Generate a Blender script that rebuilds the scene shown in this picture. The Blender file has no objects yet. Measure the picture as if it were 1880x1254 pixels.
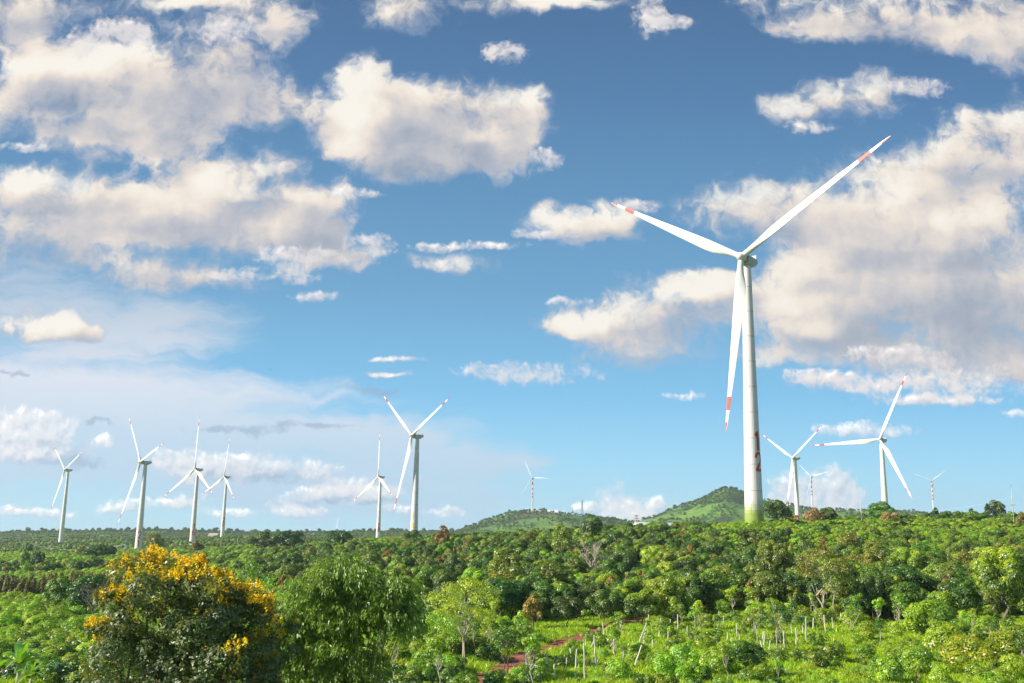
import bpy, bmesh, math, random
import numpy as np
from mathutils import Vector, Matrix

# ------------------------------------------------------------------ camera
F = 1790.0; CXP, CYP = 940.0, 627.0                  # focal length in photo pixels, photo centre
PITCH = math.atan(358.0 / F); ROLL = math.radians(1.0)
EZ = 20.0                                            # eye height over the datum
a_ = math.pi / 2 + PITCH
R3 = np.array([[1, 0, 0], [0, math.cos(a_), -math.sin(a_)], [0, math.sin(a_), math.cos(a_)]]) @ \
     np.array([[math.cos(ROLL), -math.sin(ROLL), 0], [math.sin(ROLL), math.cos(ROLL), 0], [0, 0, 1]])
scene = bpy.context.scene
COL = scene.collection
cam_d = bpy.data.cameras.new('camera'); cam = bpy.data.objects.new('camera', cam_d); COL.objects.link(cam)
cam_d.sensor_width = 36.0; cam_d.lens = F / 1880.0 * 36.0
cam_d.clip_start = 0.3; cam_d.clip_end = 60000.0
cam.matrix_world = Matrix(R3.tolist()).to_4x4(); cam.location = (0, 0, EZ)
scene.camera = cam

def uv(px, py):
    """direction of a photo pixel as slopes (x/y, z/y) in the world"""
    d = R3 @ np.array([(px - CXP) / F, (CYP - py) / F, -1.0])
    return d[0] / d[1], d[2] / d[1]

# ------------------------------------------------------------------ render and colour
scene.view_settings.view_transform = 'Standard'; scene.view_settings.look = 'None'
EXPO = 0.7; scene.view_settings.exposure = EXPO; scene.view_settings.gamma = 1.0
cy = scene.cycles
cy.max_bounces = 6; cy.diffuse_bounces = 3; cy.glossy_bounces = 2; cy.transmission_bounces = 3
cy.transparent_max_bounces = 8; cy.volume_bounces = 0
cy.use_adaptive_sampling = True; cy.adaptive_threshold = 0.02
cy.sample_clamp_indirect = 4.0
try: cy.use_denoising = True
except Exception: pass

# ------------------------------------------------------------------ sun
SUN_AZ = math.radians(76.0)     # from straight behind the camera, turned to the left
SUN_EL = math.radians(32.0)
S = Vector((-math.sin(SUN_AZ) * math.cos(SUN_EL), -math.cos(SUN_AZ) * math.cos(SUN_EL), math.sin(SUN_EL)))
sun_d = bpy.data.lights.new('sun', 'SUN'); sun_d.energy = 5.0; sun_d.angle = math.radians(0.55)
sun_d.color = (1.0, 0.93, 0.80)
sun = bpy.data.objects.new('sun', sun_d); COL.objects.link(sun)
sun.rotation_euler = S.to_track_quat('Z', 'Y').to_euler(); sun.location = S * 500

# ------------------------------------------------------------------ sky with clouds (all by direction)
def lin(r, g=None, b=None):
    if g is None: r, g, b = r
    f = lambda c: (c / 255) / 12.92 if c / 255 <= 0.04045 else ((c / 255 + 0.055) / 1.055) ** 2.4
    return (f(r), f(g), f(b), 1.0)

class NT:
    """small helper for building node trees"""
    def __init__(s, tree): s.t = tree; s.n = tree.nodes; s.l = tree.links
    def put(s, sock, v):
        if hasattr(v, 'is_output') or isinstance(v, bpy.types.NodeSocket): s.l.new(v, sock)
        else: sock.default_value = v
    def m(s, op, a, b=None, c=None, clamp=False):
        n = s.n.new('ShaderNodeMath'); n.operation = op; n.use_clamp = clamp
        for i, v in enumerate((a, b, c)):
            if v is not None: s.put(n.inputs[i], v)
        return n.outputs[0]
    def v(s, op, a, b=None, c=None):
        n = s.n.new('ShaderNodeVectorMath'); n.operation = op
        if a is not None: s.put(n.inputs[0], a)
        if b is not None: s.put(n.inputs[1], b)
        if c is not None: s.put(n.inputs[3] if op == 'SCALE' else n.inputs[2], c)
        return n.outputs['Value'] if op in ('LENGTH', 'DOT_PRODUCT', 'DISTANCE') else n.outputs[0]
    def noise(s, vec, scale, detail=4, rough=0.5, out='Fac', dim='2D', dist=0.0):
        n = s.n.new('ShaderNodeTexNoise'); n.noise_dimensions = dim
        if vec is not None: s.l.new(vec, n.inputs['Vector'])
        n.inputs['Scale'].default_value = scale; n.inputs['Detail'].default_value = detail
        n.inputs['Roughness'].default_value = rough; n.inputs['Distortion'].default_value = dist
        return n.outputs[0] if out == 'Fac' else n.outputs[1]
    def ss(s, x, lo, hi, a=0.0, b=1.0):
        n = s.n.new('ShaderNodeMapRange'); n.interpolation_type = 'SMOOTHSTEP'
        s.put(n.inputs[0], x); n.inputs[1].default_value = lo; n.inputs[2].default_value = hi
        n.inputs[3].default_value = a; n.inputs[4].default_value = b
        return n.outputs[0]
    def lr(s, x, lo, hi, a=0.0, b=1.0):
        n = s.n.new('ShaderNodeMapRange'); s.put(n.inputs[0], x)
        n.inputs[1].default_value = lo; n.inputs[2].default_value = hi
        n.inputs[3].default_value = a; n.inputs[4].default_value = b
        return n.outputs[0]
    def mix(s, f, a, b, blend='MIX'):
        n = s.n.new('ShaderNodeMix'); n.data_type = 'RGBA'; n.blend_type = blend
        s.put(n.inputs[0], f); s.put(n.inputs[6], a); s.put(n.inputs[7], b)
        return n.outputs[2]
    def ramp(s, x, stops, interp='LINEAR'):
        n = s.n.new('ShaderNodeValToRGB'); r = n.color_ramp; r.interpolation = interp
        while len(r.elements) < len(stops): r.elements.new(0.5)
        for e, (p, c) in zip(r.elements, stops): e.position = p; e.color = c
        s.put(n.inputs[0], x); return n.outputs[0]

# cumulus: centre and radii in photo pixels, turned into directions below
CUM = [(300,230,90,40),(200,150,120,60),(450,130,70,40),(1560,450,140,60),(1490,570,90,44),(1640,490,140,60),(130,400,140,40),(300,400,120,40),(500,440,100,40),(660,130,50,36),(760,230,110,70),(640,240,60,50),(1850,560,120,90),(620,470,60,22),(1660,660,140,34),(60,15,150,38),(20,50,60,40),(330,0,90,18),(450,18,110,45),(515,62,38,30),(750,15,85,40),(960,5,110,20),(1080,2,95,14),
 (290,125,165,70),(95,110,75,50),(60,150,90,50),(70,210,150,55),(340,195,110,55),(480,190,90,38),
 (165,262,38,45),(265,270,70,40),(690,200,118,72),(720,275,85,50),(850,225,105,65),(935,225,62,60),(980,190,30,38),(770,300,75,35),
 (890,290,80,38),(50,345,140,38),(200,372,200,42),(375,330,70,62),(480,365,130,55),(575,400,70,58),(430,425,130,30),
 (520,300,55,25),(250,480,115,45),(350,512,110,28),(40,445,95,40),
 (50,600,95,24),(125,582,34,20),(160,605,40,18),(1055,408,80,36),
 (1125,405,48,32),(835,485,62,20),
 (1130,590,120,34),(1250,555,110,45),(1180,640,105,35),(1310,520,80,22),(1070,600,65,18),(1380,385,125,42),
 (1600,380,200,75),(1750,440,180,120),(1700,575,260,85),(1500,620,110,42),(1560,515,140,36),(1760,290,120,50),(1800,222,65,30),
 (1872,240,30,60),(1480,495,50,18),(1400,655,60,18),(1540,185,115,36),(1610,150,50,26),(1445,195,42,24),
 (1600,15,200,42),(1530,55,100,22),(1760,65,90,36),(1850,95,60,50),(1850,35,60,60),
 (1840,680,70,30),
 (715,688,36,4)]
LOW = [(925,98,42,22),(640,355,55,10),(440,505,50,14),(590,470,34,20),(690,462,34,11),(545,505,38,18),(575,545,36,10),(1000,430,55,10),(795,455,38,9),(890,450,70,8),(975,685,108,18),(1250,728,38,7),(1040,555,36,8),(1192,28,30,42),(1865,758,22,7),(720,660,50,5),(715,688,36,4),(1590,790,82,13),(1480,232,46,14),(1680,160,70,18),(1710,735,110,9),(1560,705,90,14),(1005,292,26,20),(1740,702,130,30),(1230,40,40,14),(40,270,60,9),(215,50,60,22),(1165,380,40,14),(520,470,50,20),(670,440,50,14),(420,55,70,30),(150,80,40,26),(240,60,40,20),(1640,650,90,16),(1500,690,60,12),(1458,902,38,34),(1447,925,38,22),(1526,888,30,30),(1545,915,42,38),(1510,940,60,12),(1130,925,28,30),(1122,942,42,18),
 (1075,932,14,11),(1192,928,36,15),(1165,945,26,8),(1185,950,60,8),(15,785,80,36),(60,800,60,40),(108,797,24,22),(30,832,110,14),(640,898,66,22),
 (580,905,34,12),(690,905,40,12),(270,925,70,10),(345,920,40,12),(90,943,46,8),(20,935,34,9),(532,930,24,18),(560,940,40,10),
 (340,852,60,24),(400,862,70,24),(460,850,60,18),(570,860,52,15),(730,935,34,9),(820,940,34,9),(1000,940,34,6),(200,935,34,8),(425,940,50,8),(190,810,18,12)]
VEIL = [(40,700,330,75),(330,740,360,55),(620,800,300,40),(820,845,200,26),(60,820,330,80),(420,850,330,80),(700,900,280,60),
 (200,600,260,70),(40,540,150,60),(950,848,60,10)]
DARK = [(440,788,110,8),(590,782,80,7),(180,775,40,6),(680,716,62,9),(440,872,120,16),(380,858,60,14),(70,822,80,18),(120,845,70,14),(150,618,60,9),(20,690,40,4),(640,918,80,6)]
GREYS = [(410,160,70,55),(330,185,70,35),(100,170,90,35),(40,35,150,35),(750,262,85,48),(880,285,60,35),(860,215,50,25),(500,385,80,26),(590,430,60,35),(330,420,90,24),
 (1740,630,200,40),(1820,570,120,44),(1600,480,90,24),(1770,480,100,24),(1560,640,90,24),(1190,610,80,20),(1270,580,50,22),(1180,670,80,16),(1620,52,170,18),(1850,125,70,24),(420,518,70,14),(300,512,60,16),
 (1560,215,90,14),(1130,430,50,14),(1090,438,50,12),(760,50,70,12),(480,62,80,14),(170,612,50,14),(1420,430,70,20),(70,470,110,26),(100,380,110,18),(740,310,60,14),(1800,320,80,18),(120,240,110,20)]
BRIGHTS = [(240,88,75,34),(150,130,60,40),(70,120,50,26),(395,330,42,34),(640,190,60,48),(650,265,42,30),(700,150,60,24),(230,462,62,30),(60,330,90,20),(100,75,40,20),(1050,392,55,18),(830,478,40,12),
 (1450,560,60,18),(1640,355,90,28),(1830,392,60,28),(1560,160,60,18),(120,572,30,14),(30,590,60,12),(1480,470,60,20),(1100,590,60,16),(965,180,36,18),(1270,535,60,14),(1520,10,90,14),(1770,60,50,16),
 (1350,350,60,16),(1500,600,50,16),(1560,690,60,8),(480,350,60,16),(560,360,30,14),(1720,400,70,18),(20,120,40,16),(900,245,40,14),(280,300,60,16)]
PX = 100.0                                            # one unit of sky space = 1/17.9 of slope

def blobs_uv(lst, size, grow):
    out = []
    for cx, cy_, rx, ry in lst:
        u, v = uv(cx, cy_); out.append((u * F / PX, v * F / PX, rx / PX * size * grow, ry / PX * size * grow))
    return out

def sub_tree(name, ins, outs):
    t = bpy.data.node_groups.new(name, 'ShaderNodeTree')
    for n_, ty in ins: t.interface.new_socket(n_, in_out='INPUT', socket_type='NodeSocket' + ty)
    for n_, ty in outs: t.interface.new_socket(n_, in_out='OUTPUT', socket_type='NodeSocket' + ty)
    k = NT(t); gi = k.n.new('NodeGroupInput'); go = k.n.new('NodeGroupOutput')
    return k, gi.outputs, go.inputs

def field_group(blobs):
    """sum of soft ellipses: about 0.31 on a lone rim, 1 at a centre, more where they overlap"""
    k, gi, go = sub_tree('cloud_field', [('P', 'Vector')], [('f', 'Float')])
    acc = 0.0
    for (u, v, rx, ry) in blobs:
        q = k.v('MULTIPLY_ADD', gi[0], (1 / rx, 1 / ry, 0), (-u / rx, -v / ry, 0))
        t = k.m('MAXIMUM', k.m('SUBTRACT', 1.0, k.v('DOT_PRODUCT', q, q)), 0.0)
        acc = k.m('MULTIPLY_ADD', t, t, acc)
    k.l.new(k.m('DIVIDE', acc, k.m('MULTIPLY_ADD', acc, 0.45, 1.0)), go[0])
    return k.t

def use(nt, tree, *ins):
    n = nt.n.new('ShaderNodeGroup'); n.node_tree = tree
    for i, v in enumerate(ins): nt.put(n.inputs[i], v)
    return n.outputs[0]

world = bpy.data.worlds.new('World'); scene.world = world; world.use_nodes = True
w = NT(world.node_tree); w.n.clear()
SKY_STRENGTH = 0.1
tc = w.n.new('ShaderNodeTexCoord').outputs['Generated']
sep = w.n.new('ShaderNodeSeparateXYZ'); w.l.new(tc, sep.inputs[0])
yy = w.m('MAXIMUM', w.m('ABSOLUTE', sep.outputs[1]), 0.12)
uu = w.m('MULTIPLY', w.m('DIVIDE', sep.outputs[0], yy), F / PX)
vv = w.m('MULTIPLY', w.m('DIVIDE', sep.outputs[2], yy), F / PX)
cmb = w.n.new('ShaderNodeCombineXYZ'); w.l.new(uu, cmb.inputs[0]); w.l.new(vv, cmb.inputs[1])
P0 = cmb.outputs[0]
sky = w.n.new('ShaderNodeTexSky'); sky.sky_type = 'NISHITA'; sky.sun_disc = False
sky.sun_elevation = SUN_EL; sky.sun_rotation = math.pi + SUN_AZ
sky.altitude = 600; sky.air_density = 1.0; sky.dust_density = 0.6; sky.ozone_density = 1.5
K = 2.0 ** -EXPO / SKY_STRENGTH
def lk(*c):
    l = lin(*c); return (l[0] * K, l[1] * K, l[2] * K, 1)
# clear sky: the physical sky pulled to the photograph's deep blue overhead and pale cyan below
grad = w.ramp(w.lr(vv, -0.2, 11.0), [(0.0, lk(188, 236, 255)), (0.12, lk(158, 224, 255)), (0.25, lk(122, 196, 240)),
      (0.42, lk(106, 166, 208)), (0.60, lk(92, 147, 190)), (0.80, lk(77, 124, 170)), (1.0, lk(68, 108, 152))])
clear = w.mix(0.88, sky.outputs[0], grad)
# a slightly greyer blue to the left
# warped coordinates for ragged outlines
n1 = w.noise(P0, 1.1, 3, 0.55, 'Color')
wv = w.v('MULTIPLY', w.v('SUBTRACT', n1, (0.5, 0.5, 0.5)), (0.75, 0.5, 0))
P1 = w.v('ADD', P0, wv)
n2 = w.noise(P0, 4.0, 4, 0.6, 'Color')
P2 = w.v('ADD', P1, w.v('MULTIPLY', w.v('SUBTRACT', n2, (0.5, 0.5, 0.5)), (0.22, 0.17, 0)))
T0 = 0.27                                              # rim value of the saturated field
LDC, LDL = (-0.42, 0.40, 0.0), (-0.05, 0.09, 0.0)
PL = w.v('ADD', w.v('ADD', P0, w.v('MULTIPLY', wv, (0.6, 0.32, 0))), w.v('MULTIPLY', w.v('SUBTRACT', n2, (0.5, 0.5, 0.5)), (0.25, 0.12, 0)))
Pc1, Pl1 = w.v('ADD', P1, LDC), w.v('ADD', PL, LDL)
def puff_noise(ld, sc, a_lo, a_hi, sc_hi):
    l0 = w.noise(P0, sc, 3, 0.5); l1 = w.noise(w.v('ADD', P0, ld), sc, 3, 0.5)
    hi = w.noise(P2, sc_hi, 7, 0.60, dist=0.15)
    edge = w.m('MULTIPLY_ADD', w.m('SUBTRACT', hi, 0.5), a_hi, w.m('MULTIPLY_ADD', l0, a_lo, -0.5 * a_lo - T0))
    return edge, w.m('SUBTRACT', l0, l1), hi
ec, dnc, hic = puff_noise(LDC, 0.95, 0.80, 0.95, 2.6)
el, dnl, hil = puff_noise(LDL, 3.2, 0.8, 1.0, 6.0)
fbv = w.noise(w.v('MULTIPLY', P1, (0.30, 1.5, 1)), 1.3, 7, 0.6)
veil_col = w.ramp(w.lr(vv, 0.0, 5.0), [(0, lk(188, 220, 244)), (0.30, lk(196, 222, 242)), (0.55, lk(226, 232, 243)), (0.8, lk(196, 210, 226)), (1, lk(176, 198, 220))])
fbd = w.m('MULTIPLY_ADD', w.noise(P2, 3.0, 5, 0.6), 1.3, -0.65)
wisp = w.noise(P0, 0.5, 2, 0.5)
soft = w.lr(wisp, 0.35, 0.65, 0.48, 1.0)
B = dict(c=blobs_uv(CUM, 1.16, 1.6), l=blobs_uv(LOW, 1.12, 1.6), v=blobs_uv(VEIL, 1.0, 1.35), d=blobs_uv(DARK, 1.0, 1.6), g=blobs_uv(GREYS, 1.0, 1.7), b=blobs_uv(BRIGHTS, 1.0, 1.7))
MARG = dict(c=0.95, l=0.5, v=0.42, d=0.55, g=0.42, b=0.42)
items = [(k, b) for k in 'clvdgb' for b in B[k]]
GROUND = w.ss(vv, -0.6, -0.15)

SHARED = [('P1', 'Vector', P1), ('P2', 'Vector', P2), ('Pc1', 'Vector', Pc1), ('Pl1', 'Vector', Pl1), ('PL', 'Vector', PL), ('clear', 'Color', clear),
          ('fbv', 'Float', fbv), ('vcol', 'Color', veil_col), ('fbd', 'Float', fbd), ('ec', 'Float', ec), ('soft', 'Float', soft),
          ('dnc', 'Float', dnc), ('hic', 'Float', hic), ('el', 'Float', el), ('dnl', 'Float', dnl), ('hil', 'Float', hil),
          ('wisp', 'Float', wisp), ('GROUND', 'Float', GROUND), ('warm', 'Float', w.ss(vv, 1.6, 3.5))]

def leaf(its):
    """the sky's colour where only these pieces of cloud can reach"""
    sel = {k: [b for kk, b in its if kk == k] for k in 'clvdgb'}
    k, gi, go = sub_tree('sky_part', [(a, b) for a, b, c in SHARED], [('sky', 'Shader')])
    g = {a: gi[i] for i, (a, b, c) in enumerate(SHARED)}
    col = g['clear']
    if sel['v']:
        dv = use(k, field_group(sel['v']), g['P1'])
        veil = k.m('MULTIPLY', k.ss(k.m('MULTIPLY_ADD', k.m('SUBTRACT', g['fbv'], 0.5), 1.4, dv), -0.08, 0.78), 0.97)
        veil = k.m('MULTIPLY', veil, k.ss(dv, 0.0, 0.12))
        col = k.mix(veil, col, g['vcol'])
    if sel['d']:
        dd = use(k, field_group(sel['d']), g['P2'])
        dk = k.m('MULTIPLY', k.ss(k.m('ADD', g['fbd'], dd), 0.15, 0.75), 0.62)
        dk = k.m('MULTIPLY', dk, k.ss(dd, 0.0, 0.1))
        col = k.mix(dk, col, lk(150, 178, 206))
    if sel['c']:
        fg = field_group(sel['c']); f0 = use(k, fg, g['P1']); f1 = use(k, fg, g['Pc1'])
        xc = k.m('ADD', f0, g['ec'])
        al = k.ss(k.m('DIVIDE', k.m('ADD', xc, 0.11), g['soft']), 0.0, 1.0)
        al = k.m('MULTIPLY', al, k.ss(f0, 0.0, 0.10))
        sh = k.m('MULTIPLY_ADD', k.m('SUBTRACT', f0, f1), 0.46, 0.60)
        sh = k.m('MULTIPLY_ADD', g['dnc'], 0.42, sh)
        sh = k.m('MULTIPLY_ADD', k.m('SUBTRACT', g['hic'], 0.5), 0.30, sh)
        sh = k.m('SUBTRACT', sh, k.m('MULTIPLY', k.ss(f0, 0.45, 1.3), 0.08))
        if sel['g']: sh = k.m('MULTIPLY_ADD', use(k, field_group(sel['g']), g['P1']), -0.33, sh)
        if sel['b']: sh = k.m('MULTIPLY_ADD', use(k, field_group(sel['b']), g['P1']), 0.34, sh)
        ccol = k.ramp(sh, [(0.0, lk(150, 160, 178)), (0.25, lk(176, 182, 194)), (0.45, lk(202, 200, 204)), (0.60, lk(226, 217, 211)), (0.76, lk(246, 234, 220)), (0.95, lk(255, 249, 238))], 'LINEAR')
        edge = k.mix(k.ss(xc, 0.0, 0.5), lk(182, 194, 212), ccol)
        col = k.mix(k.m('MULTIPLY', al, 0.96), col, edge)
    if sel['l']:
        fg = field_group(sel['l']); f0 = use(k, fg, g['PL']); f1 = use(k, fg, g['Pl1'])
        xl = k.m('ADD', f0, g['el'])
        al = k.m('MULTIPLY', k.ss(xl, -0.10, 0.62), k.ss(f0, 0.0, 0.25))
        sh = k.m('MULTIPLY_ADD', k.m('SUBTRACT', g['hil'], 0.5), 0.25, k.m('MULTIPLY_ADD', g['dnl'], 0.7, k.m('MULTIPLY_ADD', k.m('SUBTRACT', f0, f1), 0.6, 0.62)))
        lcol = k.ramp(sh, [(0.0, lk(160, 188, 214)), (0.4, lk(194, 210, 228)), (0.60, lk(236, 239, 246)), (0.80, lk(255, 255, 255)), (1.0, tuple(1.5 * c for c in lk(255, 255, 255)))])
        lcol = k.mix(k.m('MULTIPLY', g['warm'], 0.6), lcol, lk(226, 216, 212))
        col = k.mix(k.m('MULTIPLY', al, k.lr(g['wisp'], 0.4, 0.6, 0.8, 1.0)), col, lcol)
    # below the horizon: dull green-grey light from the land
    col = k.mix(k.m('SUBTRACT', 1.0, g['GROUND']), col, lk(88, 104, 84))
    bg = k.n.new('ShaderNodeBackground'); k.l.new(col, bg.inputs[0]); bg.inputs[1].default_value = SKY_STRENGTH
    k.l.new(bg.outputs[0], go[0])
    return use(w, k.t, *[c for a, b, c in SHARED])

def tree(its, box, depth):
    """split the sky in two until few pieces of cloud are left on each side (keeps the render quick)"""
    x0, x1, y0, y1 = box
    if len(its) <= 8 or depth == 0: return leaf(its)
    best = None
    for ax in (0, 1):
        lo, hi = (x0, x1) if ax == 0 else (y0, y1)
        for f in (0.3, 0.4, 0.5, 0.6, 0.7):
            s_ = lo + (hi - lo) * f
            A = [i for i in its if i[1][ax] - i[1][2 + ax] - MARG[i[0]] < s_]
            Bb = [i for i in its if i[1][ax] + i[1][2 + ax] + MARG[i[0]] > s_]
            cost = len(A) * f + len(Bb) * (1 - f)
            if best is None or cost < best[0]: best = (cost, ax, s_, A, Bb)
    cost, ax, s_, A, Bb = best
    if cost > len(its) * 0.93: return leaf(its)
    g = w.m('GREATER_THAN', uu if ax == 0 else vv, s_)
    mx = w.n.new('ShaderNodeMixShader'); w.l.new(g, mx.inputs[0])
    ba = (x0, s_, y0, y1) if ax == 0 else (x0, x1, y0, s_)
    bb = (s_, x1, y0, y1) if ax == 0 else (x0, x1, s_, y1)
    w.l.new(tree(A, ba, depth - 1), mx.inputs[1]); w.l.new(tree(Bb, bb, depth - 1), mx.inputs[2])
    return mx.outputs[0]
far = w.m('GREATER_THAN', w.m('MAXIMUM', w.m('ABSOLUTE', uu), vv), 12.5)   # no drawn clouds out there
far = w.m('MAXIMUM', far, w.m('LESS_THAN', vv, -1.2))
mx = w.n.new('ShaderNodeMixShader'); w.l.new(far, mx.inputs[0])
w.l.new(tree(items, (-11, 11, -1, 11.5), 6), mx.inputs[1]); w.l.new(leaf([]), mx.inputs[2])
wo = w.n.new('ShaderNodeOutputWorld'); w.l.new(mx.outputs[0], wo.inputs[0])
world.cycles.sampling_method = 'MANUAL'; world.cycles.sample_map_resolution = 512

# ------------------------------------------------------------------ mesh helpers
def link(o, parent=None):
    COL.objects.link(o)
    if parent is not None: o.parent = parent
    return o
def tag(o, label=None, cat=None, group=None, kind=None):
    if label: o['label'] = label
    if cat: o['category'] = cat
    if group: o['group'] = group
    if kind: o['kind'] = kind
    return o
def empty(name, loc, rz=0.0):
    o = bpy.data.objects.new(name, None); o.empty_display_size = 0.5
    o.location = loc; o.rotation_euler = (0, 0, rz); return link(o)
def mesh_np(name, V, faces, mats, fm=None, smooth=False):
    """V (n,3); faces: (m,4) int array or list of lists"""
    me = bpy.data.meshes.new(name)
    if isinstance(faces, np.ndarray):
        m, k = faces.shape
        me.vertices.add(len(V)); me.vertices.foreach_set('co', np.asarray(V, np.float32).ravel())
        me.loops.add(m * k); me.loops.foreach_set('vertex_index', faces.astype(np.int32).ravel())
        me.polygons.add(m); me.polygons.foreach_set('loop_start', np.arange(0, m * k, k, dtype=np.int32))
        me.polygons.foreach_set('loop_total', np.full(m, k, dtype=np.int32))
        me.update(calc_edges=True)
    else:
        me.from_pydata([tuple(v) for v in V], [], faces); me.update()
    for mt in mats: me.materials.append(mt)
    if fm is not None: me.polygons.foreach_set('material_index', np.asarray(fm, np.int32))
    if smooth: me.polygons.foreach_set('use_smooth', np.ones(len(me.polygons), bool))
    me.update(); return me
def obj(name, me, parent=None, loc=None):
    o = bpy.data.objects.new(name, me); link(o, parent)
    if loc is not None: o.location = loc
    return o
class MB:
    """collects pieces into one mesh"""
    def __init__(s): s.V = []; s.F = []; s.M = []
    def add(s, V, F, m=0):
        b = len(s.V); s.V += [tuple(v) for v in V]; s.F += [[i + b for i in f] for f in F]; s.M += [m] * len(F)
    def loft(s, rings, m=0, cap=True):
        n = len(rings[0]); V = [p for r in rings for p in r]; Fc = []
        for i in range(len(rings) - 1):
            for j in range(n):
                k = (j + 1) % n
                Fc.append([i * n + j, i * n + k, (i + 1) * n + k, (i + 1) * n + j])
        if cap: Fc.append(list(range(n))[::-1]); Fc.append([(len(rings) - 1) * n + j for j in range(n)])
        s.add(V, Fc, m)
    def tube(s, pts, rad, n=6, m=0):
        rings = []
        pts = [Vector(p) for p in pts]
        for i, p in enumerate(pts):
            d = (pts[min(i + 1, len(pts) - 1)] - pts[max(i - 1, 0)]).normalized()
            a = d.orthogonal().normalized() if abs(d.z) < 0.9 else Vector((1, 0, 0)) - d * d.x
            a.normalize(); b = d.cross(a)
            r = rad[i] if hasattr(rad, '__len__') else rad
            rings.append([p + (a * math.cos(t) + b * math.sin(t)) * r for t in [2 * math.pi * k / n for k in range(n)]])
        s.loft(rings, m)
    def box(s, c, h, m=0):
        V = [(c[0] + sx * h[0], c[1] + sy * h[1], c[2] + sz * h[2]) for sx in (-1, 1) for sy in (-1, 1) for sz in (-1, 1)]
        s.add(V, [[0, 1, 3, 2], [4, 6, 7, 5], [0, 4, 5, 1], [2, 3, 7, 6], [0, 2, 6, 4], [1, 5, 7, 3]], m)
    def beam(s, a, b, t, m=0): s.tube([a, b], t * 0.7, 4, m)
    def mesh(s, name, mats, smooth=False): return mesh_np(name, s.V, s.F, mats, s.M, smooth)
    def build(s, name, mats, parent=None, smooth=False, loc=None): return obj(name, s.mesh(name, mats, smooth), parent, loc)

def mat(name, base, rough=0.6, fn=None, bump=None):
    m = bpy.data.materials.new(name); m.use_nodes = True
    k = NT(m.node_tree); bs = m.node_tree.nodes['Principled BSDF']
    bs.inputs['Base Color'].default_value = (*base[:3], 1); bs.inputs['Roughness'].default_value = rough
    if fn:
        c = fn(k)
        if c is not None: k.put(bs.inputs['Base Color'], c)
    return m
def ocoord(k, which='Object'): return k.n.new('ShaderNodeTexCoord').outputs[which]

# ------------------------------------------------------------------ terrain
# each row: distance, then (photo column, photo row of the bare ground there)
ROWS = [
 (100, [(0, 1262), (940, 1284), (1880, 1290)]),
 (150, [(0, 1168), (450, 1174), (900, 1172), (1400, 1165), (1880, 1165)]),
 (240, [(0, 1116), (450, 1108), (900, 1094), (1200, 1084), (1500, 1078), (1880, 1082)]),
 (350, [(0, 1086), (300, 1075), (600, 1060), (900, 1030), (1200, 1001), (1300, 982), (1385, 971), (1500, 978), (1620, 985), (1880, 988)]),
 (500, [(0, 1056), (300, 1047), (600, 1026), (900, 1002), (1200, 984), (1400, 968), (1620, 962), (1880, 960)]),
 (700, [(0, 1036), (300, 1030), (600, 1013), (900, 997), (1200, 985), (1400, 974), (1620, 970), (1880, 972)]),
 (1000, [(0, 1020), (260, 1014), (450, 1008), (600, 1002), (760, 992), (900, 990), (1200, 984), (1400, 975), (1620, 974), (1880, 980)]),
 (1500, [(0, 1002), (112, 998), (412, 989), (696, 992), (900, 990), (1200, 978), (1400, 970), (1880, 980)]),
 (2000, [(0, 990), (400, 988), (800, 987), (900, 986), (1200, 979), (1400, 972), (1880, 982)]),
 (2650, [(-400, 990), (0, 978), (150, 977), (300, 975), (400, 978), (520, 981), (640, 978), (750, 979), (840, 978), (870, 963), (900, 951), (930, 941), (960, 937), (1000, 938),
         (1050, 943), (1100, 950), (1150, 959), (1170, 960), (1200, 949), (1240, 931), (1270, 921), (1300, 908), (1320, 898), (1335, 892), (1350, 894),
         (1375, 906), (1400, 915), (1440, 924), (1480, 932), (1520, 938), (1560, 936), (1600, 937), (1650, 939), (1700, 941), (1730, 950), (1800, 962), (1880, 968), (2300, 985)]),
 (3600, [(-400, 1000), (0, 996), (900, 990), (1400, 980), (2300, 1000)]),
 (5200, [(-400, 990), (900, 996), (2300, 1004)])]
NU, ND = 901, 260
UU = np.linspace(-1.35, 1.35, NU)
DD = np.geomspace(4.0, 5200.0, ND)
rowz = []; rowd = []
for d, pts in ROWS:
    us = [uv(px, 1040)[0] for px, y in pts]; vs = [uv(px, y)[1] for px, y in pts]
    rowd.append(d); rowz.append(np.interp(UU, us, vs) * d)
z100 = rowz[0]
rowd = [4.0, 40.0] + rowd; rowz = [z100 * 0 - 16.6, z100 * 0.5 - 8.4] + rowz
rowd = np.array(rowd); rowz = np.array(rowz)
ZZ = np.empty((ND, NU))
for j in range(NU):
    ZZ[:, j] = np.interp(DD, rowd, rowz[:, j])
kern = np.array([1, 2, 3, 2, 1.]) / 9
far_mask = (DD > 2250)[:, None]
ZS = ZZ.copy()
for _ in range(2):
    Zp = np.pad(ZS, ((2, 2), (0, 0)), mode='edge'); ZS = sum(kern[i] * Zp[i:i + ND] for i in range(5))
ZZ = np.where(far_mask, ZZ, ZS)
def vnoise(x, y, seed=0):
    """smooth value noise, vectorised, about -1..1"""
    xi = np.floor(x).astype(np.int64); yi = np.floor(y).astype(np.int64); fx = x - xi; fy = y - yi
    fx = fx * fx * (3 - 2 * fx); fy = fy * fy * (3 - 2 * fy)
    def h(a, b):
        n = (a * 374761393 + b * 668265263 + seed * 974634777) & 0x7fffffff
        n = ((n ^ (n >> 13)) * 1274126177) & 0x7fffffff
        return ((n ^ (n >> 16)) & 0xffff) / 32767.5 - 1
    return (h(xi, yi) * (1 - fx) + h(xi + 1, yi) * fx) * (1 - fy) + (h(xi, yi + 1) * (1 - fx) + h(xi + 1, yi + 1) * fx) * fy
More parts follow.
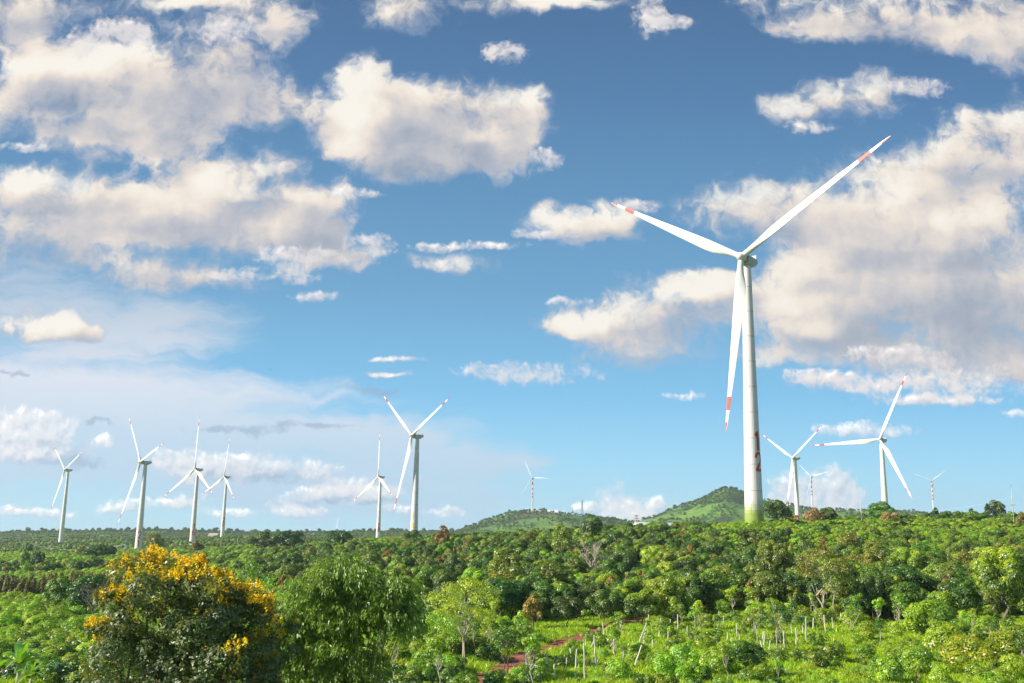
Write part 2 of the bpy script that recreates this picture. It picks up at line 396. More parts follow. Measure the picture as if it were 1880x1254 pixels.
XX = UU[None, :] * DD[:, None]; YY = np.repeat(DD[:, None], NU, 1)
am = np.clip((YY - 60) / 200, 0, 1)
ZZ = ZZ + 0.25 * vnoise(XX / 6, YY / 6, 1) + 0.7 * am * vnoise(XX / 35, YY / 35, 2)
hm = np.clip((YY - 1300) / 800, 0, 1) * np.clip((3300 - YY) / 400, 0, 1)
ridge = np.exp(-((YY - 2650) / 90.0) ** 2)
gul = 1 - np.abs(vnoise(XX / 95 + YY / 300, YY / 260, 5))
ZZ = ZZ + hm * (1 - ridge * 0.9) * (15 * (gul - 0.6) * np.clip((XX + 200) / 250, 0.2, 1) + 3 * vnoise(XX / 40, YY / 60, 6)) + 1.2 * hm * vnoise(XX / 25, YY / 30, 7) + ridge * hm * 3.2 * vnoise(XX / 33, YY / 400, 9)
ZZ = ZZ + EZ
def gz(x, y):
    u = x / max(y, 4.0); fu = (u - UU[0]) / (UU[1] - UU[0]); fd = math.log(max(y, 4.0) / DD[0]) / math.log(DD[1] / DD[0])
    i = min(max(int(fd), 0), ND - 2); j = min(max(int(fu), 0), NU - 2); a = min(max(fd - i, 0), 1); b = min(max(fu - j, 0), 1)
    return float((ZZ[i, j] * (1 - b) + ZZ[i, j + 1] * b) * (1 - a) + (ZZ[i + 1, j] * (1 - b) + ZZ[i + 1, j + 1] * b) * a)
def at(px, d, row=1040):
    """ground point under a photo column at distance d"""
    x = uv(px, row)[0] * d
    return x, d, gz(x, d)

def ground_mat(k):
    P = k.n.new('ShaderNodeNewGeometry').outputs['Position']
    big = k.noise(P, 0.012, 4, 0.55, dim='3D'); mid = k.noise(P, 0.12, 5, 0.6, dim='3D'); fine = k.noise(P, 2.2, 5, 0.7, dim='3D')
    g = k.ramp(k.m('ADD', k.m('MULTIPLY', mid, 0.6), k.m('MULTIPLY', fine, 0.4)),
               [(0.34, (0.03, 0.06, 0.010, 1)), (0.44, (0.10, 0.18, 0.016, 1)), (0.54, (0.22, 0.33, 0.025, 1)), (0.64, (0.34, 0.38, 0.06, 1)), (0.72, (0.36, 0.30, 0.13, 1))])
    soil = k.ramp(fine, [(0.3, (0.13, 0.045, 0.022, 1)), (0.7, (0.27, 0.10, 0.045, 1))])
    s = k.ss(k.m('ADD', k.m('MULTIPLY', mid, 0.8), k.m('MULTIPLY', big, 0.3)), 0.62, 0.70)
    return k.mix(s, g, soil)
GROUND_M = mat('grassy_ground', (0.1, 0.15, 0.02), 0.95, ground_mat)
def hill_mat(k):
    P = k.n.new('ShaderNodeNewGeometry').outputs['Position']
    a = k.noise(P, 0.006, 5, 0.6, dim='3D'); b = k.noise(P, 0.03, 6, 0.65, dim='3D'); c = k.noise(P, 0.2, 3, 0.6, dim='3D')
    g = k.ramp(k.m('ADD', k.m('MULTIPLY', a, 0.55), k.m('MULTIPLY', b, 0.45)), [(0.36, (0.014, 0.034, 0.012, 1)), (0.45, (0.028, 0.070, 0.014, 1)),
               (0.51, (0.085, 0.20, 0.020, 1)), (0.58, (0.16, 0.28, 0.030, 1)), (0.70, (0.18, 0.20, 0.05, 1))])
    # the bare reddish slope of the long hill
    sp = k.n.new('ShaderNodeSeparateXYZ'); k.l.new(P, sp.inputs[0])
    q = k.v('MULTIPLY_ADD', P, (1 / 75.0, 1 / 120.0, 0), (-75.0 / 75.0, -2540.0 / 120.0, 0))
    s = k.ss(k.m('ADD', k.v('LENGTH', q), k.m('MULTIPLY', k.m('SUBTRACT', b, 0.5), 1.6)), 1.0, 0.55)
    g = k.mix(k.m('MULTIPLY', s, 0.7), g, (0.12, 0.085, 0.045, 1))
    return k.mix(k.m('MULTIPLY', k.ss(c, 0.45, 0.7), 0.35), g, (0.03, 0.06, 0.02, 1))
HILL_M = mat('hill_pasture', (0.1, 0.15, 0.03), 0.95, hill_mat)
def grid_obj(name, i0, i1, m, back=False):
    X, Y, Z = XX[i0:i1], YY[i0:i1], ZZ[i0:i1]
    if back:                                     # carry the ground on under and behind the camera
        X = np.vstack([np.linspace(-400, 400, NU)[None], np.linspace(-200, 200, NU)[None], X]); 
        Y = np.vstack([np.full((1, NU), -300.), np.full((1, NU), -60.), Y]); Z = np.vstack([np.full((2, NU), EZ - 16.6), Z])
    r, c = X.shape
    V = np.stack([X, Y, Z], -1).reshape(-1, 3); idx = np.arange(r * c).reshape(r, c)
    Fc = np.stack([idx[:-1, :-1], idx[:-1, 1:], idx[1:, 1:], idx[1:, :-1]], -1).reshape(-1, 4)
    return obj(name, mesh_np(name, V, Fc, [m], smooth=True))
cut = int(np.searchsorted(DD, 1900))
tag(grid_obj('ground', 0, cut + 1, GROUND_M, True), kind='structure')
tag(grid_obj('hills', cut, ND, HILL_M), kind='structure')

# ------------------------------------------------------------------ wind turbines
def white_fn(k):
    P = ocoord(k); n = k.noise(P, 0.35, 5, 0.6, dim='3D')
    st = k.noise(k.v('MULTIPLY', P, (2.2, 2.2, 0.06)), 1.0, 4, 0.6, dim='3D')
    c = k.mix(k.m('MULTIPLY', k.ss(st, 0.46, 0.72), 0.65), (0.76, 0.72, 0.70, 1), (0.55, 0.51, 0.46, 1))
    return k.mix(k.m('MULTIPLY', k.ss(n, 0.5, 0.8), 0.2), c, (0.66, 0.66, 0.63, 1))
WHITE = mat('white_tower_paint', (0.8, 0.8, 0.78), 0.45, white_fn)
BLADE = mat('white_blade_gelcoat', (0.82, 0.82, 0.80), 0.3, lambda k: k.mix(k.m('MULTIPLY', k.noise(k.v('MULTIPLY', ocoord(k), (1, 1, 0.15)), 0.8, 4, dim='3D'), 0.3), (0.74, 0.74, 0.72, 1), (0.50, 0.49, 0.45, 1)))
ORANGE = mat('orange_red_paint', (0.5, 0.07, 0.01), 0.5, lambda k: k.mix(k.noise(ocoord(k), 1.2, 4, dim='3D'), (0.62, 0.062, 0.004, 1), (0.50, 0.048, 0.004, 1)))
RED = mat('signal_red_paint', (0.72, 0.05, 0.04), 0.4, lambda k: k.mix(k.noise(ocoord(k), 1.2, 4, dim='3D'), (0.52, 0.028, 0.025, 1), (0.42, 0.02, 0.02, 1)))
YELLOW = mat('yellow_paint', (0.8, 0.6, 0.02), 0.5, lambda k: k.mix(k.noise(ocoord(k), 1.2, 4, dim='3D'), (0.82, 0.66, 0.03, 1), (0.7, 0.52, 0.02, 1)))
GREY = mat('grey_metal', (0.30, 0.31, 0.32), 0.45, lambda k: k.mix(k.noise(ocoord(k), 1.5, 4, dim='3D'), (0.34, 0.35, 0.36, 1), (0.24, 0.25, 0.26, 1)))
NACM = mat('nacelle_paint', (0.5, 0.5, 0.5), 0.4, lambda k: k.mix(k.noise(ocoord(k), 0.6, 4, dim='3D'), (0.62, 0.62, 0.60, 1), (0.45, 0.45, 0.44, 1)))
RING = mat('dark_joint', (0.2, 0.2, 0.19), 0.7, lambda k: k.mix(k.noise(ocoord(k), 0.9, 4, dim='3D'), (0.42, 0.42, 0.40, 1), (0.25, 0.25, 0.24, 1)))
def lime_fn(k):
    P = ocoord(k); sp = k.n.new('ShaderNodeSeparateXYZ'); k.l.new(P, sp.inputs[0])
    zq = k.m('MULTIPLY', k.m('FLOOR', k.m('MULTIPLY', sp.outputs[2], 0.9)), 1.11)           # squares of paint, fading upward
    an = k.m('ARCTAN2', sp.outputs[1], sp.outputs[0]); aq = k.m('FLOOR', k.m('MULTIPLY', an, 3.5))
    cb = k.n.new('ShaderNodeCombineXYZ'); k.l.new(zq, cb.inputs[0]); k.l.new(aq, cb.inputs[1])
    wn = k.n.new('ShaderNodeTexWhiteNoise'); wn.noise_dimensions = '2D'; k.l.new(cb.outputs[0], wn.inputs[0])
    f = k.ss(k.m('MULTIPLY_ADD', wn.outputs[0], 1.4, zq), 11.5, 4.5)
    return k.mix(f, white_fn(k), (0.26, 0.35, 0.04, 1))
LIME = mat('tower_base_paint', (0.5, 0.6, 0.1), 0.5, lime_fn)

DIG = {'1': [[(0.15, 0.78), (0.5, 1.0), (0.5, 0.0)]],
       '2': [[(0.08, 0.74), (0.12, 0.9), (0.3, 1.0), (0.6, 1.0), (0.85, 0.9), (0.92, 0.74), (0.85, 0.55), (0.1, 0.03), (0.95, 0.03)]],
       '6': [[(0.85, 0.95), (0.5, 0.98), (0.2, 0.8), (0.08, 0.5), (0.1, 0.2), (0.3, 0.03), (0.65, 0.03), (0.88, 0.18), (0.9, 0.38), (0.7, 0.55), (0.3, 0.55), (0.12, 0.4)]],
       '8': [[(0.5, 0.53), (0.2, 0.62), (0.12, 0.8), (0.3, 0.97), (0.7, 0.97), (0.88, 0.8), (0.8, 0.62), (0.5, 0.53), (0.15, 0.42), (0.06, 0.2), (0.3, 0.03), (0.7, 0.03), (0.94, 0.2), (0.85, 0.42), (0.5, 0.53)]],
       '0': [[(0.5, 0.98), (0.2, 0.85), (0.08, 0.5), (0.2, 0.13), (0.5, 0.02), (0.8, 0.13), (0.92, 0.5), (0.8, 0.85), (0.5, 0.98)]],
       '|': [[(0.5, 0.0), (0.5, 1.0)]]}
def digit(ch, parent, zc, ang, hgt, wid, rfun, mt, wstroke=0.42, name='number'):
    """painted figure wrapped on a conical tower: strokes of small quads"""
    mb = MB()
    for line in DIG[ch]:
        pts = []
        for i in range(len(line) - 1):
            (x0, y0), (x1, y1) = line[i], line[i + 1]
            L = math.hypot((x1 - x0) * wid, (y1 - y0) * hgt); n = max(2, int(L / 0.25))
            for q in range(n + (i == len(line) - 2)): pts.append((x0 + (x1 - x0) * q / n, y0 + (y1 - y0) * q / n))
        P2_ = [((x - 0.5) * wid, (y - 0.5) * hgt) for x, y in pts]; rows = []
        for i, (x, y) in enumerate(P2_):
            a = P2_[max(0, i - 1)]; b = P2_[min(len(P2_) - 1, i + 1)]; dx, dy = b[0] - a[0], b[1] - a[1]; l = math.hypot(dx, dy) or 1
            nx, ny = -dy / l * wstroke, dx / l * wstroke; r = []
            for q in range(5):
                t = (q / 4 - 0.5) * 2; xx, zz = x + nx * t, zc + y + ny * t; R_ = rfun(zz) + 0.03; th = ang + xx / R_
                r.append((math.sin(th) * R_, -math.cos(th) * R_, zz))
            rows.append(r)
        V = [p for r in rows for p in r]
        mb.add(V, [[i * 5 + j, i * 5 + j + 1, (i + 1) * 5 + j + 1, (i + 1) * 5 + j] for i in range(len(rows) - 1) for j in range(4)])
    return mb.build(name, [mt], parent)

def blade_mesh(L, chordk, bands, red, bend=0.0):
    st = [(0.022, 2.3, 1.0, 18), (0.05, 2.3, 1.0, 18), (0.09, 2.7, 0.78, 17), (0.14, 3.6, 0.48, 14), (0.19, 4.2, 0.34, 12), (0.24, 4.3, 0.28, 10), (0.34, 3.9, 0.24, 8),
          (0.46, 3.3, 0.21, 6), (0.58, 2.75, 0.19, 4), (0.70, 2.2, 0.18, 2), (0.80, 1.6, 0.17, 0.5), (0.801, 1.6, 0.17, 0.5), (0.875, 1.3, 0.17, 0), (0.876, 1.3, 0.17, 0), (0.94, 0.95, 0.16, -0.5), (0.941, 0.95, 0.16, -0.5),
          (0.975, 0.62, 0.16, -1), (0.995, 0.25, 0.16, -1), (1.0, 0.06, 0.16, -1)]
    n = 20; V = []
    for r, c, th, tw in st:
        c *= chordk; t = -math.radians(tw * 1.15 + 3); z = r * L; circ = max(0, min(1, (th - 0.34) / 0.6))
        for j in range(n):
            a = 2 * math.pi * j / n
            cx = 0.5 * c * math.cos(a); cyy = 0.5 * c * math.sin(a)
            x = (math.cos(a) * 0.5 + 0.5) * c - 0.32 * c                     # 0 leading .. c trailing
            q = min(max((x + 0.32 * c) / c, 0), 1); yt = 0.5 * th * c * 2.6 * (math.sqrt(q + 1e-6) - q) * (1 if math.sin(a) > 0 else -1) * 0.77
            X_ = x * (1 - circ) + cx * circ; Y_ = yt * (1 - circ) + cyy * circ
            V.append((X_ * math.cos(t) - Y_ * math.sin(t), X_ * math.sin(t) + Y_ * math.cos(t) + bend * (r ** 2) * L, z))
    Fc = []; M_ = []
    for i in range(len(st) - 1):
        for j in range(n):
            k = (j + 1) % n; Fc.append([i * n + j, i * n + k, (i + 1) * n + k, (i + 1) * n + j])
            r = (st[i][0] + st[i + 1][0]) / 2
            M_.append(1 if bands and (0.8005 < r < 0.8755 or (r > 0.9405 and (red or 3 <= j <= 17))) else 0)
    Fc.append([(len(st) - 1) * n + j for j in range(n)]); M_.append(1 if bands else 0)
    return mesh_np('blade', V, Fc, [BLADE, RED if red else ORANGE], M_, True)
BM = {('o', 1): blade_mesh(68, 1.0, True, False), ('r', 1): blade_mesh(68, 1.0, True, True), ('p', 1): blade_mesh(55, 0.55, False, False, -0.05)}

def turbine(hub, yaw, ph, axis_px, ybase_px, baseh, label, kind='r', fixes=None, L=68.0, seg=24, scale=1.0, cone=4.0, group=None):
    yaw, ph, tilt = math.radians(yaw), math.radians(ph), math.radians(5)
    H = Vector((hub[0], hub[1], hub[2] + EZ))
    n = Vector((-math.sin(yaw) * math.cos(tilt), -math.cos(yaw) * math.cos(tilt), math.sin(tilt)))
    s = Vector((math.cos(yaw), -math.sin(yaw), 0)); u = s.cross(n)
    if u.z < 0: u = -u
    over = 5.2 * scale
    ax = H - n * over
    if axis_px:                                  # put the tower exactly under its own column of the photo
        d = ax.y; ux, vz = uv(*axis_px); ax.x = ux * d
    g = gz(ax.x, ax.y); base = min(baseh + EZ, g) if baseh is not None else g - 0.5
    base = max(base, g - 6)
    root = empty('wind_turbine', (ax.x, ax.y, base)); tag(root, label, 'wind turbine', group or 'wind turbines standing over the plantations')
    loc = lambda v: Vector(v) - Vector((ax.x, ax.y, base))
    top = H.z - 2.3 * scale - base
    r0, r1 = 3.5 * scale, 1.72 * scale
    rf = lambda z: r0 + (r1 - r0) * max(0, min(1, z / top)) ** 0.92
    # tower
    mb = MB(); rings = []; nz = 24
    zs = [top * i / nz for i in range(nz + 1)]
    if kind == 'p': seg = 14; r0, r1 = 2.1, 1.4
    bands = []                                   # thin joints between the tower's rings
    if kind != 'p':
        z = 4.0
        while z < top - 3: bands.append(z); z += 9.6
        zs = sorted(zs + [b + e for b in bands for e in (-0.10, 0.10)])
    nz = len(zs) - 1
    for z in zs: rings.append([(rf(z) * math.sin(2 * math.pi * (j + 0.5) / seg), -rf(z) * math.cos(2 * math.pi * (j + 0.5) / seg), z) for j in range(seg)])
    for i in range(nz):
        zm = (zs[i] + zs[i + 1]) / 2
        m_ = 2 if (zs[i + 1] - zs[i] < 0.21 and any(abs(zm - b) < 0.02 for b in bands)) else 0
        if kind == 'p':
            f = zm / top
            m_ = 1 if (f > 0.97 or 0.83 < f < 0.90 or 0.70 < f < 0.76 or 0.58 < f < 0.64 or 0.48 < f < 0.54) else 0
        n0 = len(mb.V); mb.V += rings[i] + rings[i + 1]
        for j in range(seg): mb.F.append([n0 + j, n0 + (j + 1) % seg, n0 + seg + (j + 1) % seg, n0 + seg + j]); mb.M.append(m_)
    tw = mb.build('tower', [LIME if kind == 'o' else WHITE, RED, RING], root)
    if kind != 'p':
        db = MB(); a = 0.35
        ang_d = math.radians(200); db.box((math.sin(ang_d) * (r0 - 0.1), -math.cos(ang_d) * (r0 - 0.1), 1.6), (0.55, 0.3, 1.3)); db.build('door', [GREY], root)
    # nacelle: rounded body behind the hub with the underside swept up at the back, dark ring in front
    back = -n; side = s; up = side.cross(back); up = up if up.z > 0 else -up
    def sect(t, hw, zt, zb, c=0.35, nn=20):
        out = []
        for j in range(nn):
            a = 2 * math.pi * j / nn; cx_ = math.copysign(abs(math.cos(a)) ** 0.6, math.cos(a)); sy_ = math.copysign(abs(math.sin(a)) ** 0.6, math.sin(a))
            zm, zh = (zt + zb) / 2, (zt - zb) / 2
            out.append(loc(H + back * t * scale + side * hw * cx_ * scale + up * (zm + zh * sy_) * scale))
        return out
    nb = MB()
    nb.loft([sect(2.4, 1.5, 1.5, -1.5), sect(2.7, 1.95, 1.9, -2.0), sect(6.8, 2.0, 2.0, -2.25), sect(8.6, 1.95, 2.0, -1.6), sect(10.2, 1.7, 1.95, -0.5), sect(10.9, 1.4, 1.8, 0.2)], 0)
    nc = nb.build('nacelle', [NACM], root, True)
    if kind != 'p':
        fb = MB(); cxx = loc(H + back * 9.3 * scale + up * 2.5 * scale)
        fb.loft([[cxx + side * x_ * scale + up * z_ * scale + back * y_ * scale for x_, y_ in ((-1.6, -.2), (1.6, -.2), (1.6, .2), (-1.6, .2))] for z_ in (-0.6, 0.9)])
        fb.build('cooler', [GREY], root)
        gb = MB()
        gb.loft([[loc(H + back * t * scale + (side * math.cos(2 * math.pi * j / 28) + up * math.sin(2 * math.pi * j / 28)) * r * scale) for j in range(28)] for t, r in ((1.5, 1.6), (1.55, 2.15), (2.25, 2.2), (2.3, 1.7))])
        gb.build('generator_ring', [GREY], root, True)
    yb = MB(); yb.loft([[(r * math.sin(2 * math.pi * j / 24), -r * math.cos(2 * math.pi * j / 24), top + z) for j in range(24)] for r, z in ((r1 + 0.02, -0.3), (r1 + 0.1, 0.05), (r1 * 0.9, 0.5 * scale))])
    yb.build('yaw_ring', [RING], root, True)
    # hub with its nose
    hb = MB()
    hb.loft([[loc(H - back * t * scale + (side * math.cos(2 * math.pi * j / 28) + up * math.sin(2 * math.pi * j / 28)) * r * scale) for j in range(28)]
             for t, r in ((-1.6, 1.5), (-1.0, 1.75), (0.4, 1.75), (1.3, 1.5), (1.9, 1.05), (2.25, 0.45), (2.3, 0.05))])
    hb.build('hub', [BLADE], root, True)
    for k in range(3):
        dq, dc = (fixes[k] if fixes else (0, 0))
        a = ph + k * 2 * math.pi / 3 + math.radians(max(-3, min(3, dq))); c_ = math.radians(cone + max(-3, min(3, dc)))
        b = math.cos(c_) * (math.sin(a) * s + math.cos(a) * u) + math.sin(c_) * n
        tr = -(math.cos(a) * s - math.sin(a) * u); yv = b.cross(tr).normalized(); tr = yv.cross(b).normalized()
        o = obj('blade', BM[(kind, 1)], root)
        M4 = Matrix((( tr.x, yv.x, b.x, 0), (tr.y, yv.y, b.y, 0), (tr.z, yv.z, b.z, 0), (0, 0, 0, 1)))
        M4.translation = loc(H); sc = scale if kind != 'p' else 1.0
        o.matrix_local = M4 @ Matrix.Diagonal((sc, sc, sc, 1)) if sc != 1 else M4
    def zat(py):                                  # height on the tower seen at a photo row
        return uv(axis_px[0], py)[1] * ax.y + EZ - base
    return root, tw, rf, zat, ax

t, tw, rf, zat, ax = turbine((86.5, 356.5, 105.6), 40.7, -58.8, (1384.6, 950), 968, 6.0, 'nearest and tallest white turbine, 12 on its tower, orange blade bands, lime green base', 'o', [(-1.3, 0), (1.9, 3), (2.6, -2.5)], seg=28)
bear = math.atan2(ax.x, ax.y)
digit('1', tw, (zat(794) + zat(829)) / 2, math.radians(48) - bear, 6.8, 3.0, rf, ORANGE, 0.55)
digit('2', tw, (zat(833) + zat(865)) / 2, math.radians(50) - bear, 6.3, 3.0, rf, ORANGE, 0.5)
t, tw, rf, zat, ax = turbine((-84.5, 837.1, 83.7), 53.9, -52.5, (760.6, 960), 979, None, 'tall white turbine left of centre with yellow marking down its tower, two blades up')
br = -math.atan2(ax.x, ax.y)
digit('|', tw, (zat(941) + zat(953)) / 2, math.radians(-25) + br, 5.5, 1.6, rf, YELLOW, 0.5, 'marking')
digit('8', tw, (zat(960) + zat(969)) / 2, math.radians(-28) + br, 4.0, 2.2, rf, YELLOW, 0.45, 'marking')
t, tw, rf, zat, ax = turbine((-195.4, 1460.9, 83.6), 52.2, -122.3, (695.2, 960), 988, None, 'smaller white turbine just left of the one with the yellow marking, one blade straight up', fixes=[(-1.2, 2.2), (-.1, -.2), (-.1, 1.7)])
br = -math.atan2(ax.x, ax.y)
digit('1', tw, zat(964), math.radians(5) + br, 6, 3, rf, ORANGE, 0.6); digit('8', tw, zat(972), math.radians(5) + br, 6, 3, rf, ORANGE, 0.6)
turbine((-654.5, 1445.9, 85.1), 44.1, -51.6, (113.5, 975), 993, None, 'leftmost white turbine, no number, standing on the hazy plantation slope', fixes=[(-1.8, -1.1), (.9, -.1), (-2.4, 2.1)])
t, tw, rf, zat, ax = turbine((-368.6, 979.0, 66.7), 49.7, -42.2, (255.3, 985), 1008, None, 'white turbine numbered 21 rising behind the yellow flowering tree')
br = -math.atan2(ax.x, ax.y)
digit('2', tw, zat(982), math.radians(8) + br, 6.5, 3.4, rf, ORANGE, 0.5); digit('1', tw, zat(997.5), math.radians(3) + br, 6.0, 3.0, rf, ORANGE, 0.55)
t, tw, rf, zat, ax = turbine((-392.4, 1223.7, 75.4), 42.0, -120.9, (354.2, 975), 998, None, 'white turbine numbered 16, one blade up, between turbines 21 and 20')
br = -math.atan2(ax.x, ax.y)
digit('1', tw, zat(966), math.radians(24) + br, 6.5, 3.0, rf, ORANGE, 0.55); digit('6', tw, zat(977.5), math.radians(18) + br, 6.5, 3.6, rf, ORANGE, 0.55)
t, tw, rf, zat, ax = turbine((-470.0, 1619.3, 88.4), 45.6, -115.5, (409.4, 965), 986, None, 'slim white turbine with pale orange figures, right of the turbine numbered 16', fixes=[(-1.3, 1.1), (-3, -2.3), (.7, .8)])
br = -math.atan2(ax.x, ax.y)
digit('2', tw, zat(954), math.radians(10) + br, 6.5, 3.2, rf, ORANGE, 0.5); digit('0', tw, zat(962.5), math.radians(5) + br, 6.5, 3.2, rf, ORANGE, 0.5)
t, tw, rf, zat, ax = turbine((358.0, 1238.4, 103.6), 66.6, -58.8, (1463, 920), 954, None, 'white turbine right of number 12, one blade tip hidden behind that tower', fixes=[(0, 0), (-2.9, -1.2), (-2.2, 5.3)])
digit('8', tw, zat(950), math.radians(0) - math.atan2(ax.x, ax.y), 4.5, 4.0, rf, ORANGE, 0.6, 'marking')
turbine((346.2, 912.9, 95.1), 49.1, -91.4, (1622.6, 890), 926, None, 'white turbine at right with one blade level to the left, base behind a bushy tree', fixes=[(-1.2, 4.6), (-1.3, .5), (.3, 3.9)])
G2 = 'far turbines with red rings on their towers'
turbine((63.1, 2760.1, 163.0), 25.6, -27.2, (977.4, 925), 938, None, 'far turbine with red rings, alone on top of the long low hill', 'p', cone=3, L=55, group=G2)
turbine((854.3, 2779.6, 180.9), 34.1, -44.9, (1491.4, 925), 934, None, 'far turbine with red rings in front of a white puffy cloud', 'p', cone=2, L=55, group=G2)
turbine((1167.1, 2712.0, 171.6), 10.6, -66.9, (1713, 920), 934, None, 'far turbine with red rings, rightmost of all, blades slightly bent', 'p', cone=0, L=55, group=G2)
# blades of three more turbines that just clear the far ridge
for px, py, D, yw, p_, lb in ((533, 1008, 4300, 30, 2, 'turbine beyond the left ridge, only one upright blade showing'), (579.5, 984, 4300, 20, -48, 'turbine beyond the left ridge, two blade tips in a V behind trees'),
                              (617, 975, 3900, 40, 6, 'turbine beyond the ridge, one white blade standing above a dark tree')):
    ux, vz = uv(px, py); turbine((ux * D, D, vz * D), yw, p_, None, 0, None, lb, 'p', cone=2, L=55, group='turbines hidden beyond the left ridge')

# ------------------------------------------------------------------ foliage
RS = np.random.RandomState(11)
def rnd_dirs(n, rs):
    v = rs.normal(size=(n, 3)); return v / np.linalg.norm(v, axis=1, keepdims=True)
def norm(v): return v / np.maximum(np.linalg.norm(v, axis=1, keepdims=True), 1e-9)
def leaves_geo(C, N, size, aspect, rs, droop=None):
    """kite-shaped leaves: centres, facing, length; returns verts, quads"""
    n = len(C); t = rnd_dirs(n, rs)
    if droop is not None: t = norm(t * (1 - droop) + np.array([0, 0, -1.0]) * droop)
    t = norm(t - N * np.sum(t * N, 1, keepdims=True)); s = np.cross(N, t)
    L = (size * (0.7 + 0.6 * rs.rand(n)))[:, None]; W = L * aspect
    a = C - t * L * 0.5; b = C + s * W * 0.5 - t * L * 0.06 ; c = C + t * L * 0.5; d = C - s * W * 0.5 - t * L * 0.06
    V = np.stack([a, b, c, d], 1).reshape(-1, 3)
    return V, np.arange(4 * n).reshape(n, 4)
def crown_pts(lobes, n, rs, inner=0.72, bottom=0.35):
    lobes = np.array(lobes, float); w_ = (lobes[:, 3] * lobes[:, 4] + lobes[:, 3] * lobes[:, 5]); w_ /= w_.sum()
    k = rs.choice(len(lobes), size=n, p=w_); d = rnd_dirs(n, rs)
    flip = (d[:, 2] < -0.2) & (rs.rand(n) > bottom); d[flip, 2] *= -1
    r = inner + (1.08 - inner) * rs.rand(n) ** 0.6
    P = lobes[k, :3] + d * lobes[k, 3:6] * r[:, None]
    keep = np.ones(n, bool)
    for i, l in enumerate(lobes):
        q = (P - l[:3]) / l[3:6]; keep &= ~((np.sum(q * q, 1) < 0.5) & (k != i))
    N = norm(d * 0.8 + np.array([0, 0, 0.35]) + rs.normal(size=(n, 3)) * 0.27)
    return P[keep], N[keep]
def clump_crown(rs, rx, rz, cz, nl, lr, top=1.0, squash=0.75, lean=(0, 0), base=-0.45, conical=0.0):
    out = []
    for i in range(nl):
        z = base + (1 - base) * ((i + rs.rand()) / nl); a = rs.rand() * 6.283 + i * 2.4
        prof = math.sqrt(max(0.0, 1 - z * z)) * (1 - conical * (z - base) / (1 - base)) ; rr = prof * (0.55 + 0.45 * rs.rand())
        s_ = lr * (0.75 + 0.5 * rs.rand()) * (1 - 0.35 * conical * (z + 0.5))
        out.append((rr * rx * math.cos(a) + lean[0] * z, rr * rx * math.sin(a) + lean[1] * z, cz + z * rz * 0.85, s_, s_, s_ * squash))
    out.append((0, 0, cz, rx * 0.6, rx * 0.6, rz * 0.6))
    return out
BOOST = (1.88, 1.70, 1.0)
BOOST2 = (1.0, 1.0, 1.0)
def leafmat(name, cols, trans=0.35, gloss=0.06, vary=0.12, clump=None, rough=0.45):
    m = bpy.data.materials.new(name); m.use_nodes = True; k = NT(m.node_tree); k.n.clear()
    geo = k.n.new('ShaderNodeNewGeometry'); oi = k.n.new('ShaderNodeObjectInfo')
    isl = geo.outputs['Random Per Island']
    stops = [(i / max(1, len(cols) - 1), (c[0] * BOOST[0], c[1] * BOOST[1], c[2] * BOOST[2], 1)) for i, c in enumerate(cols)]
    P = ocoord(k)
    n = k.noise(P, clump or 0.7, 3, 0.5, dim='3D')
    x = k.m('ADD', k.m('MULTIPLY', isl, 0.45), k.m('MULTIPLY', k.lr(n, 0.3, 0.7), 0.55))
    c = k.ramp(x, stops)
    hsv = k.n.new('ShaderNodeHueSaturation'); k.l.new(c, hsv.inputs['Color'])
    r = oi.outputs['Random']
    k.l.new(k.m('MULTIPLY_ADD', r, 0.05, 0.475), hsv.inputs['Hue'])
    r2 = k.m('FRACT', k.m('MULTIPLY', r, 7.31))
    k.l.new(k.m('MULTIPLY_ADD', r2, vary * 4, 1.0 - vary * 2), hsv.inputs['Value'])
    hsv.inputs['Saturation'].default_value = 1.0
    df = k.n.new('ShaderNodeBsdfDiffuse'); k.l.new(hsv.outputs[0], df.inputs[0])
    tl = k.n.new('ShaderNodeBsdfTranslucent'); k.l.new(k.mix(1.0, hsv.outputs[0], (1.25, 1.35, 0.55, 1), 'MULTIPLY'), tl.inputs[0])
    mx = k.n.new('ShaderNodeMixShader'); mx.inputs[0].default_value = trans; k.l.new(df.outputs[0], mx.inputs[1]); k.l.new(tl.outputs[0], mx.inputs[2])
    gl = k.n.new('ShaderNodeBsdfGlossy'); gl.inputs['Roughness'].default_value = rough; gl.inputs[0].default_value = (1, 1, 1, 1)
    m2 = k.n.new('ShaderNodeMixShader'); m2.inputs[0].default_value = gloss; k.l.new(mx.outputs[0], m2.inputs[1]); k.l.new(gl.outputs[0], m2.inputs[2])
    o = k.n.new('ShaderNodeOutputMaterial'); k.l.new(m2.outputs[0], o.inputs[0])
    return m
